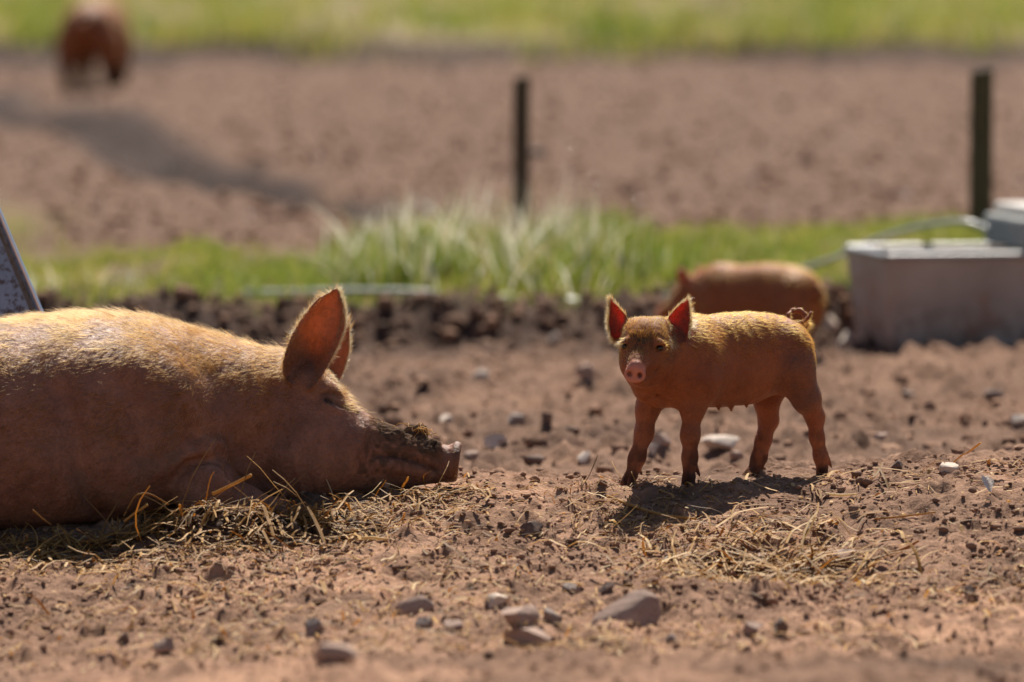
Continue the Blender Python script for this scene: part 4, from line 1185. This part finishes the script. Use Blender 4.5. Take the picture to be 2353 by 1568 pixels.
def post(px, base_y, top_y, rad, Y, label, lean=0.0, insul=None):
    a = P(px, base_y, Y); z0 = float(gz(a[0], Y)[0]); top = P(px + lean, top_y, Y)
    root = empty('fence_post', (a[0], Y, z0))
    n = 18; S = 9; V = []; g = np.random.default_rng(int(px))
    for k in range(S):
        tt = k / (S - 1); z = -.25 + (top[2] - z0 + .25) * tt
        for i in range(n):
            an = i * 2 * math.pi / n; r = rad * (1 + .04 * math.sin(3 * an + px) + .02 * math.sin(tt * 7 + an)) * (1.03 - .06 * tt)
            V.append((r * math.cos(an) + (top[0] - a[0]) * tt, r * math.sin(an), z + (.006 * math.cos(an) if k == S - 1 else 0)))
    Fc = [(k * n + i, k * n + (i + 1) % n, (k + 1) * n + (i + 1) % n, (k + 1) * n + i) for k in range(S - 1) for i in range(n)]
    Fc.append([(S - 1) * n + i for i in range(n)])
    me = bpy.data.meshes.new('stake'); me.from_pydata(V, [], Fc)
    bevel(obj('stake', me, M['wood'], root), .004)
    if insul:
        q = P(px + 22, insul, Y); q = q - np.array(root.location)
        Vt, Qt = tubes(np.array([[(rad * .8, 0, q[2]), (rad + .02, -.005, q[2] + .004), (rad + .055, -.006, q[2]), (rad + .075, -.006, q[2] - .008)]]), np.array([[.008, .011, .014, .007]]), 8)
        obj('insulator', mesh_np('insulator', Vt, Qt), M['black_plastic'], root)
    tag(root, label, 'post', 'fence posts')
post(1196, 512, 176, .037, 11.3, 'slim dark wooden fence post rising from the tall grass at centre', 2, 352)
post(2252, 560, 160, .047, 9.6, 'thick dark wooden fence post behind the water trough', 4)

# ================================================================== stones
def stone_mesh(name, sx, sy, sz, seed, sub=3, cuts=13):
    g = np.random.default_rng(seed); V, Fc = ICO[sub]; V = V.copy()
    for i in range(cuts):
        n = g.normal(0, 1, 3); n /= np.linalg.norm(n); d = g.uniform(.42, .80)
        e = V @ n - d; V -= np.maximum(e, 0)[:, None] * n
    V = V * (1 + .05 * noise3(V[:, 0] * 3 + seed, V[:, 1] * 3, V[:, 2] * 3))[:, None]
    V /= np.abs(V).max(0)
    return V * np.array([sx, sy, sz]) / 2, Fc
def stone(px, py, w, h, mat, label, rot=0.0, tilt=0.0, deep=None, name='stone', sink=.37):
    """stone whose visible middle is at px,py and which looks w x h picture units"""
    g = hit(px, py + h * .38); s = (g[1] + 13.0) / FPX
    sx, sz = w * s, h * s * 1.4; sy = deep * s if deep else sx * .8
    V, Fc = stone_mesh(name, sx, sy, sz, int(px * 7 + py))
    c, sn = math.cos(tilt), math.sin(tilt)
    V = np.stack([V[:, 0] * c - V[:, 2] * sn, V[:, 1], V[:, 0] * sn + V[:, 2] * c], 1)
    c, sn = math.cos(rot), math.sin(rot)
    V = np.stack([V[:, 0] * c - V[:, 1] * sn, V[:, 0] * sn + V[:, 1] * c, V[:, 2]], 1)
    o = obj(name, mesh_np(name, V, None, Fc, False), M[mat], None, (g[0], g[1] + sy * .25, g[2] + sz * (.5 - sink)))
    me = o.data; me.polygons.foreach_set('use_smooth', np.ones(len(me.polygons), bool))
    me.set_sharp_from_angle(angle=R(32))
    tag(o, label, 'stone', 'stones lying on the earth')
STONES = [
 (1447, 1402, 185, 72, 'stone_pink', 'largest tilted pinkish slab in the foreground right of centre', .2, .42, 90),
 (958, 1394, 98, 46, 'stone_pink', 'angular pink stone in the foreground left of the stone cluster', .3, .25, None),
 (1145, 1381, 62, 26, 'stone_pale', 'flat pale stone at the back of the foreground stone cluster', 0, 0, None),
 (1192, 1412, 96, 60, 'stone_pink', 'lumpy pinkish stone in the middle of the foreground cluster', .5, -.2, None),
 (1207, 1458, 122, 58, 'stone_pink', 'big rounded stone at the front of the foreground cluster', .1, .05, None),
 (1268, 1421, 56, 40, 'stone_grey', 'small grey stone touching the right of the foreground cluster', .7, 0, None),
 (978, 1433, 50, 28, 'stone_grey', 'small grey stone just below the angular pink foreground stone', .1, 0, None),
 (1042, 1440, 54, 32, 'stone_pink', 'small pink stone left of the foreground stone cluster', .6, 0, None),
 (720, 1443, 54, 40, 'stone_grey', 'blocky stone in the left foreground below the straw', .2, .1, None),
 (380, 1488, 62, 34, 'stone_pink', 'pink stone near the bottom left of the picture', .4, 0, None),
 (756, 1507, 132, 38, 'stone_pink', 'long flat stone near the bottom edge left of centre', .05, 0, None),
 (285, 1467, 28, 26, 'stone_dark', 'small dark stone in the far left foreground', .3, 0, None),
 (1226, 1216, 62, 32, 'stone_dark', 'dark brown stone on the mound between sow and piglet', .2, -.15, None),
 (1312, 1353, 52, 22, 'stone_grey', 'low grey stone behind the largest foreground slab', .5, 0, None),
 (1392, 1357, 42, 20, 'stone_dark', 'small dark stone right behind the tip of the largest slab', .1, 0, None),
 (1735, 1448, 52, 30, 'stone_pink', 'pinkish stone in the right foreground beside a dark grey stone', .3, 0, None),
 (1792, 1450, 34, 38, 'stone_dark', 'dark upright stone in the right foreground beside a pinkish one', .6, 0, None),
 (1545, 1470, 42, 24, 'stone_grey', 'small blue-grey stone below the largest foreground slab', .9, 0, None),
 (1950, 1281, 70, 26, 'stone_pink', 'flat pinkish stone at the right rim of the straw hollow', .2, 0, None),
 (1800, 1276, 34, 22, 'stone_pale', 'pale pebble at the front of the straw-filled hollow', .2, .2, None),
 (1755, 1284, 38, 18, 'stone_pink', 'pink pebble half buried at the front of the straw hollow', .2, 0, None),
 (2232, 1366, 40, 34, 'stone_dark', 'dark rough stone at the right foreground', .2, 0, None),
 (1105, 862, 46, 30, 'stone_pale', 'blurred white stone on the earth right of the sow ear', .2, 0, None),
 (1272, 782, 38, 30, 'stone_pale', 'blurred pale stone at the foot of the dark bank', .2, 0, None),
 (1342, 856, 54, 34, 'stone_pink', 'blurred pink stone left of the piglet head', .4, 0, None),
 (1182, 961, 52, 30, 'stone_grey', 'grey stone on the flat earth above the sow snout', .3, 0, None),
 (1255, 966, 32, 34, 'stone_dark', 'small dark stone beside the grey one above the sow snout', .3, 0, None),
 (1140, 1020, 62, 28, 'stone_pale', 'pale flat stone just right of the sow nose', .2, 0, None),
 (1085, 1044, 50, 28, 'stone_pink', 'pink-brown stone nearest to the sow nose', .2, .1, None),
 (1222, 1057, 56, 20, 'stone_dark', 'low dark brown stone between sow nose and piglet', .2, 0, None),
 (1346, 1055, 52, 30, 'stone_pale', 'pale greyish stone left of the piglet front leg', .5, 0, None),
 (1025, 965, 36, 20, 'stone_pale', 'small pale stone over the bridge of the sow snout', .2, 0, None),
 (1310, 985, 46, 20, 'stone_dark', 'flat dark stone on the earth left of the piglet chest', .1, 0, None),
 (1652, 1018, 98, 30, 'stone_pale', 'large pale slab seen between the piglet legs', .05, 0, None),
 (1520, 1016, 62, 34, 'stone_pink', 'pink slab seen between the piglet front legs', .1, 0, None),
 (1500, 1036, 40, 28, 'stone_pale', 'small pale stone between the piglet front legs', .4, 0, None),
 (1690, 1046, 36, 24, 'stone_pink', 'brownish stone under the piglet belly beside the far hind leg', .4, 0, None),
 (2178, 1073, 56, 20, 'stone_pale', 'pale flat stone on the crest right of the piglet', .2, 0, None),
 (2285, 912, 70, 26, 'stone_grey', 'blurred brown stone on the earth below the trough', .3, 0, None),
 (2342, 968, 50, 30, 'stone_pale', 'blurred pale stone at the right edge of the picture', .3, 0, None),
 (2088, 905, 44, 22, 'stone_dark', 'blurred dark stone on the earth right of the piglet tail', .3, 0, None),
 (1946, 782, 48, 40, 'stone_pale', 'pale stone standing in for blurred water glints at the left foot of the trough', .3, 0, None),  # glints off the water by the trough, put in as a pale stone
 (1912, 748, 40, 36, 'stone_pale', 'pale stone standing in for blurred water glints beside the blurred piglet hind legs', .3, 0, None),  # second added pale stone in place of the reflections there
 (2030, 1000, 40, 20, 'stone_pink', 'pinkish stone on the earth right of the piglet hind legs', .3, 0, None),
 (2062, 1076, 32, 18, 'stone_dark', 'dark crumbly lump on the crest right of the piglet', .3, 0, None),
]
for st in STONES: stone(*st[:8], deep=st[8])

# ================================================================== soil clods and grit
def scatter_clods(name, pts, size, sub, wetv, seed, label, flat=.7):
    g = np.random.default_rng(seed); V0, F0 = ICO[sub]; n = len(pts)
    S = size[:, None] * g.uniform(.6, 1.25, (n, 3)) * np.array([1, 1, flat])
    an = g.uniform(0, 6.28, n)
    base = V0[None] * (1 + .0 * S[:, :1, None])
    off = g.uniform(0, 90, n)[:, None]
    nz = noise3(V0[None, :, 0] * 1.7 + off, V0[None, :, 1] * 1.7 + off * .3, V0[None, :, 2] * 1.7)
    base = V0[None] * (1 + .42 * nz)[..., None] * S[:, None, :]
    c, s = np.cos(an)[:, None], np.sin(an)[:, None]
    Vw = np.stack([base[..., 0] * c - base[..., 1] * s, base[..., 0] * s + base[..., 1] * c, base[..., 2]], -1) + pts[:, None, :]
    Vw[..., 2] += (size * .25)[:, None]
    Fw = (F0[None] + (np.arange(n) * len(V0))[:, None, None]).reshape(-1, 3)
    me = mesh_np(name, Vw.reshape(-1, 3), None, Fw, sub > 1)
    attr(me, 'soil_darken', np.repeat(wetv, len(V0)))
    o = obj(name, me, M['clod']); o['kind'] = 'stuff'; o['label'] = label; o['category'] = 'soil'
    return o
def in_sow(x, y): return (x > -1.8) & (x < -.14) & (np.abs(y) < np.interp(x, [-1.8, -.7, -.5, -.14], [.27, .24, .13, .05]))
def on_ground(x, y): return np.stack([x, y, gz(x, y)], 1)
g = np.random.default_rng(31)
n = 36000
x = g.uniform(-1.5, 1.5, n); y = np.concatenate([g.uniform(-3.4, .4, n // 2), g.uniform(-1.4, .4, n - n // 2)])
k = ~in_sow(x, y) & (fbm2(x * 4.5, y * 3.2, 4, 5, .6) + g.normal(0, .13, n) > .03)
x, y = x[k], y[k]
sz = .0013 + .0080 * g.random(len(x)) ** 6 + .0018 * g.random(len(x))
scatter_clods('soil_crumbs', on_ground(x, y), sz, 1, np.clip(g.normal(.02, .2, len(x)), 0, .7), 32, 'fine crumbs of red-brown earth scattered over the near mound')
n = 1300
x = g.uniform(-1.5, 1.5, n); y = np.concatenate([g.uniform(-3.4, .35, n // 2), g.uniform(-.9, .4, n - n // 2)])
k = ~in_sow(x, y) & (bump2(x, y, .45, .05, .3, .12) < .35); x, y = x[k], y[k]
scatter_clods('soil_clods', on_ground(x, y), .005 + .010 * g.random(len(x)) ** 3, 2, np.clip(g.normal(.1, .3, len(x)), 0, .8), 33, 'larger clods of earth lying on the near mound')
n = 3000
x = g.uniform(-2.8, 3.2, n); y = g.uniform(.5, 5.6, n)
scatter_clods('field_clods', on_ground(x, y), .006 + .028 * g.random(n) ** 4, 1, np.clip(g.normal(.0, .25, n), 0, .8), 34, 'clods and small stones on the flat earth behind the animals', .6)
n = 1300
x = g.uniform(-3.4, 1.4, n); y = 5.65 + .5 * g.random(n) + .2 * noise2(x * .9, x * 0 + 3.3)
scatter_clods('bank_clods', on_ground(x, y), .010 + .026 * g.random(n) ** 2, 1, np.clip(g.normal(.45, .3, n), 0, 1), 35, 'dark clods along the dug earth bank before the grass', .8)
n = 6500
y = 9.5 + 30 * g.random(n) ** 1.3; x = np.where(g.random(n) < .75, g.uniform(-.11, .11, n), g.uniform(-.22, .22, n)) * (y + 13)
k = (grass_mask(x, y) < .3) & (rut(x, y) < .3); x, y = x[k], y[k]
scatter_clods('ploughed_clods', on_ground(x, y), (.012 + .03 * g.random(len(x)) ** 3), 1, np.clip(g.normal(.0, .2, len(x)), 0, .6), 36, 'clods over the ploughed field beyond the fence posts', .7)
n = 70
y = 9.8 + 26 * g.random(n) ** 1.4; x = g.uniform(-.1, .1, n) * (y + 13)
k = grass_mask(x, y) < .3; fl = scatter_clods('field_flints', on_ground(x[k], y[k]) + np.array([0, 0, .012]), .008 + .012 * g.random(int(k.sum())), 2, np.zeros(int(k.sum())), 38, 'small shiny pale flints strewn on the ploughed field', .8)
fl.data.materials.clear(); fl.data.materials.append(M['flint'])
n = 600
x = -.62 + g.normal(0, .12, n); y = -.43 + g.normal(0, .045, n)
k = ~in_sow(x, y + .03); x, y = x[k], y[k]
scatter_clods('dung_clods', on_ground(x, y), .004 + .013 * g.random(len(x)) ** 2, 2, np.clip(g.normal(.85, .15, len(x)), 0, 1), 37, 'dark dung and earth crumbs in the straw heap by the sow', .9)

# ================================================================== straw
def straws(name, x, y, L, r, tint, seed, label, lift=.25, zoff=.002, rise=None):
    g = np.random.default_rng(seed); n = len(x); S = 5
    hd = g.uniform(0, 6.28, n); curv = g.normal(0, .28, n)
    t = np.linspace(-.5, .5, S)[None]
    a = hd[:, None] + curv[:, None] * t
    px = x[:, None] + L[:, None] * t * np.cos(a); py = y[:, None] + L[:, None] * t * np.sin(a)
    gzv = gz(px.ravel(), py.ravel()).reshape(n, S)
    lin = gzv.max(1, keepdims=True) * .5 + gzv * .5
    tilt = np.abs(g.normal(0, lift, n))[:, None] * L[:, None] * (t + .5) * np.where(g.random(n) < .5, 1, .2)[:, None]
    arch = g.uniform(0, .12, n)[:, None] * L[:, None] * np.sin((t + .5) * math.pi)
    pz = lin + zoff + r[:, None] + tilt + arch + (0 if rise is None else rise[:, None])
    PT = np.stack([px, py, pz], -1)
    V, Q = tubes(PT, 1.6 * r[:, None] * np.array([[.85, 1, 1, 1, .7]]), 4, .28)
    me = mesh_np(name, V, Q, None, False)
    attr(me, 'tint', np.repeat(tint, S * 4))
    o = obj(name, me, M['straw']); o['kind'] = 'stuff'; o['label'] = label; o['category'] = 'straw'
    return o
def tints(g, n): return np.clip(g.beta(2.2, 2.2, n), 0, 1)
g = np.random.default_rng(41)
n = 520
x = -.62 + g.normal(0, .18, n); y = -.42 + g.normal(0, .06, n)
straws('straw_heap', x, y, .02 + .11 * g.random(n) ** 2, .0008 + .0020 * g.random(n) ** 2.5, tints(g, n) * .9, 42, 'heap of tangled golden straw against the sow belly', .5, .002, np.maximum(0, g.normal(.004, .010, n)))
n = 1900
x = g.uniform(-1.35, -.05, n); y = np.interp(x, [-1.3, -.6, -.05], [-.42, -.42, -.10]) - np.abs(g.normal(0, .16, n)) + .06
straws('straw_bedding', x, y, .012 + .10 * g.random(n) ** 2.5, .0007 + .0018 * g.random(n) ** 2.5, tints(g, n), 43, 'loose straw along the ground in front of the lying sow', .3)
n = 620
x = .56 + g.normal(0, .15, n); y = -.72 + g.normal(0, .17, n)
straws('straw_in_hollow', x, y, .02 + .13 * g.random(n) ** 1.6, .0010 + .0020 * g.random(n) ** 2, np.clip(tints(g, n) + .05, 0, 1), 44, 'golden straw gathered in the hollow below the piglet', .3)
n = 420
x = .28 + g.normal(0, .11, n); y = -.30 + g.normal(0, .16, n)
straws('straw_under_piglet', x, y, .015 + .06 * g.random(n) ** 2, .0006 + .001 * g.random(n) ** 3, tints(g, n) * .8, 45, 'broken straw around the front feet of the piglet', .35)
n = 6500
x = g.uniform(-1.4, 1.4, n); y = g.uniform(-2.0, .15, n)
k = (fbm2(x * 2, y * 1.6, 3, 77) + .38 * sm(.5, -.5, x) + g.normal(0, .2, n) > .06) & ~in_sow(x, y); x, y = x[k], y[k]; n = len(x)
straws('straw_scatter', x, y, .006 + .11 * g.random(n) ** 3, .0007 + .0022 * g.random(n) ** 2.5, np.clip(tints(g, n) + .15 * (g.random(n) < .3), 0, 1), 46, 'bits of straw strewn thinly over the bare earth', .2)
# chaff: tiny flat bright flakes
n = 900
x = g.uniform(-1.4, 1.4, n); y = g.uniform(-2.0, .1, n); k = ~in_sow(x, y); x, y = x[k], y[k]; n = len(x)
straws('straw_chaff', x, y, .005 + .010 * g.random(n), .0012 + .0016 * g.random(n), np.clip(g.normal(.85, .15, n), 0, 1), 47, 'short bright chaff flakes sprinkled on the earth', .3)

def stalk(name, pts, r, tint, label, cat='straw', mat='straw', flat=False):
    o = tube_obj(name, pts, r, M[mat], 6, 24)
    attr(o.data, 'tint', np.full(len(o.data.vertices), tint))
    tag(o, label, cat)
stalk('straw_stalk', [P(488, 1136, -.44), P(530, 1116, -.45), P(578, 1092, -.46)], [.0042, .004, .0042], .55, 'thick straw stalk sticking up out of the heap by the sow')
stalk('straw_stalk', [P(282, 1192, -.46), P(298, 1160, -.46), P(315, 1138, -.46), P(345, 1136, -.45), P(388, 1160, -.45)], [.0022, .002, .0022, .002, .0018], .35, 'thin bent straw stalk arching over the straw beside the sow')
stalk('straw_stalk', [P(285, 1198, -.47), P(312, 1178, -.47), P(340, 1160, -.47)], [.003, .003, .003], .62, 'short pale straw stalk leaning under the bent one beside the sow')
stalk('straw_stalk', [P(75, 1172, -.50), P(98, 1192, -.50), P(118, 1206, -.50)], [.002, .002, .002], .3, 'brown straw stalk leaning against the sow flank at left')
def lay(seq, h=.006): return [hit(a, b) + np.array([0, 0, h]) for a, b in seq]
stalk('straw_stalk', lay([(1395, 1150), (1450, 1172), (1520, 1196), (1600, 1206)], .010), [.0035, .0038, .0035, .003], .6, 'long straw stalk lying at the left edge of the piglet shadow')
stalk('straw_stalk', lay([(2010, 1200), (2080, 1196), (2150, 1192)], .006), [.002, .0025, .002], .5, 'long thin straw lying on the right mound')
stalk('straw_stalk', lay([(1895, 1144), (1932, 1145), (1970, 1144)], .006), [.003, .003, .002], 1.0, 'short white straw lying right of the piglet shadow')
stalk('straw_stalk', lay([(800, 1247), (850, 1246), (890, 1250)], .005), [.004, .0045, .003], .9, 'pale straw lying on the earth below the sow jaw')
stalk('straw_stalk', lay([(215, 1245), (250, 1250), (280, 1258)], .006), [.003, .004, .003], .95, 'bright curved straw on the ground at left below the sow')
stalk('dry_leaf', lay([(2035, 1290), (2070, 1275), (2110, 1258)], .010), [.002, .006, .003], .6, 'orange-brown dry leaf blade lying on the right foreground earth', 'leaf', 'dry_leaf')
# white feather
def feather():
    g0 = hit(2275, 1152); PT = []; root = g0 + np.array([0, 0, .003])
    rt = [root, root + np.array([-.010, .003, .016]), root + np.array([-.012, .006, .034])]
    o = tube_obj('feather', rt, [.0009, .0008, .0004], M['feather'], 5, 10)
    tag(o, 'small white feather lying on the right mound', 'feather')
    gg = np.random.default_rng(5); k = 60; PTS = np.zeros((k, 4, 3))
    for i in range(k):
        u = i / k; a = np.array(rt[0]) * (1 - u) + np.array(rt[2]) * u; s = -1 if i % 2 else 1
        L = .014 * math.sin(.3 + 2.5 * u) * gg.uniform(.7, 1.1)
        for j in range(4): PTS[i, j] = a + np.array([s * L * j / 3, -.002 * j / 3, L * .75 * j / 3 + .002 * (j / 3) ** 2])
    V, Q = tubes(PTS - np.array(o.location), np.tile(np.array([.0007, .0006, .0005, .0003]), (k, 1)))
    obj('vane', mesh_np('vane', V, Q), M['feather'], o)
feather()

# ================================================================== grass
def grass(name, x, y, h, w, tint, seed, label, lean=.35, seedhead=0.0):
    g = np.random.default_rng(seed); n = len(x); S = 4
    hd = g.uniform(0, 6.28, n); ln = np.abs(g.normal(0, lean, n)) + .05
    t = np.linspace(0, 1, S)[None, :]
    z0 = gz(x, y) - .01
    dx = np.cos(hd)[:, None] * ln[:, None] * h[:, None] * t ** 1.8; dy = np.sin(hd)[:, None] * ln[:, None] * h[:, None] * t ** 1.8
    cx = x[:, None] + dx; cy = y[:, None] + dy; cz = z0[:, None] + h[:, None] * (t - .25 * ln[:, None] * t ** 2.2)
    wd = w[:, None] * np.array([[1, .9, .6, .06]]) / 2
    fa = g.uniform(0, 3.14, n)[:, None]
    ox, oy = np.cos(fa) * wd, np.sin(fa) * wd
    V = np.stack([np.stack([cx - ox, cy - oy, cz], -1), np.stack([cx + ox, cy + oy, cz], -1)], 2).reshape(-1, 3)
    b = (np.arange(n) * S * 2)[:, None]; k = (np.arange(S - 1) * 2)[None]
    Q = np.stack([b + k, b + k + 1, b + k + 3, b + k + 2], -1).reshape(-1, 4)
    me = mesh_np(name, V, Q); attr(me, 'tint', np.repeat(tint, S * 2))
    o = obj(name, me, M['grass']); o['kind'] = 'stuff'; o['label'] = label; o['category'] = 'grass'
    return o
g = np.random.default_rng(51)
n = 46000
y = g.uniform(5.9, 10.8, n); x = np.where(g.random(n) < .74, g.uniform(-.105, .105, n), g.uniform(-.24, .24, n)) * (y + 13)
k = g.random(n) < grass_mask(x, y); x, y = x[k], y[k]; n = len(x)
pt = fbm2(x * 2.2, y * 2.2, 3, 60); k = g.random(n) < np.clip(1.05 - 1.6 * sm(.0, .4, pt), .1, 1); x, y, pt = x[k], y[k], pt[k]; n = len(x)
grass('turf_strip', x, y, (.030 + .045 * g.random(n)) * (1 + .4 * pt), .006 + .006 * g.random(n), np.clip(.50 + .55 * pt + g.normal(0, .13, n), .1, .9), 52, 'short yellow-green turf along the strip behind the dug bank')
n = 6500
cl = g.integers(0, 60, n); cxs = np.concatenate([g.uniform(-.60, .42, 44), g.uniform(.2, .9, 16)]); cys = g.uniform(6.5, 8.6, 60); hs = np.interp(cxs, [-.7, -.45, -.2, .02, .25, .5, .9], [.12, .22, .20, .12, .22, .13, .07])
x = cxs[cl] + g.normal(0, .075, n); y = cys[cl] + g.normal(0, .08, n)
grass('tall_grass', x, y, hs[cl] * (.5 + .6 * g.random(n)), .007 + .006 * g.random(n), np.clip(.30 + .18 * g.normal(0, 1, n) + .6 * (g.random(n) < .10), 0, 1), 53, 'tall tufts of green and bleached grass around the middle post', .45)
n = 380
x = g.uniform(-.6, .32, n); y = g.uniform(6.4, 8.8, n)
grass('bleached_stems', x, y, .18 + .20 * g.random(n), .006 + .008 * g.random(n), np.clip(g.normal(.97, .06, n), 0, 1), 54, 'pale bleached grass stems catching the sun by the middle post', .7)
n = 45
x = -1.45 + g.normal(0, .12, n); y = 6.6 + g.normal(0, .25, n)
grass('pale_weeds', x, y, .06 + .09 * g.random(n), .010 + .012 * g.random(n), np.clip(g.normal(.9, .12, n), 0, 1), 55, 'pale weeds on the grass strip above the sow back', .6)
n = 34000
y = 39.8 + 80 * g.random(n) ** 1.6; x = np.where(g.random(n) < .76, g.uniform(-.11, .11, n), g.uniform(-.24, .24, n)) * (y + 13)
pt = fbm2(x * .9, y * .16, 3, 70); k = g.random(n) < np.clip(.8 - 1.3 * sm(-.1, .3, pt), .04, 1); x, y, pt = x[k], y[k], pt[k]; n = len(x)
grass('far_pasture', x, y, .10 + .22 * g.random(n) ** 1.5, .025 + .03 * g.random(n), np.clip(.64 + .9 * pt + g.normal(0, .14, n) + .15 * (g.random(n) < .4), 0, .92) , 56, 'blurred rough pasture of green and tan grass at the top', .5)
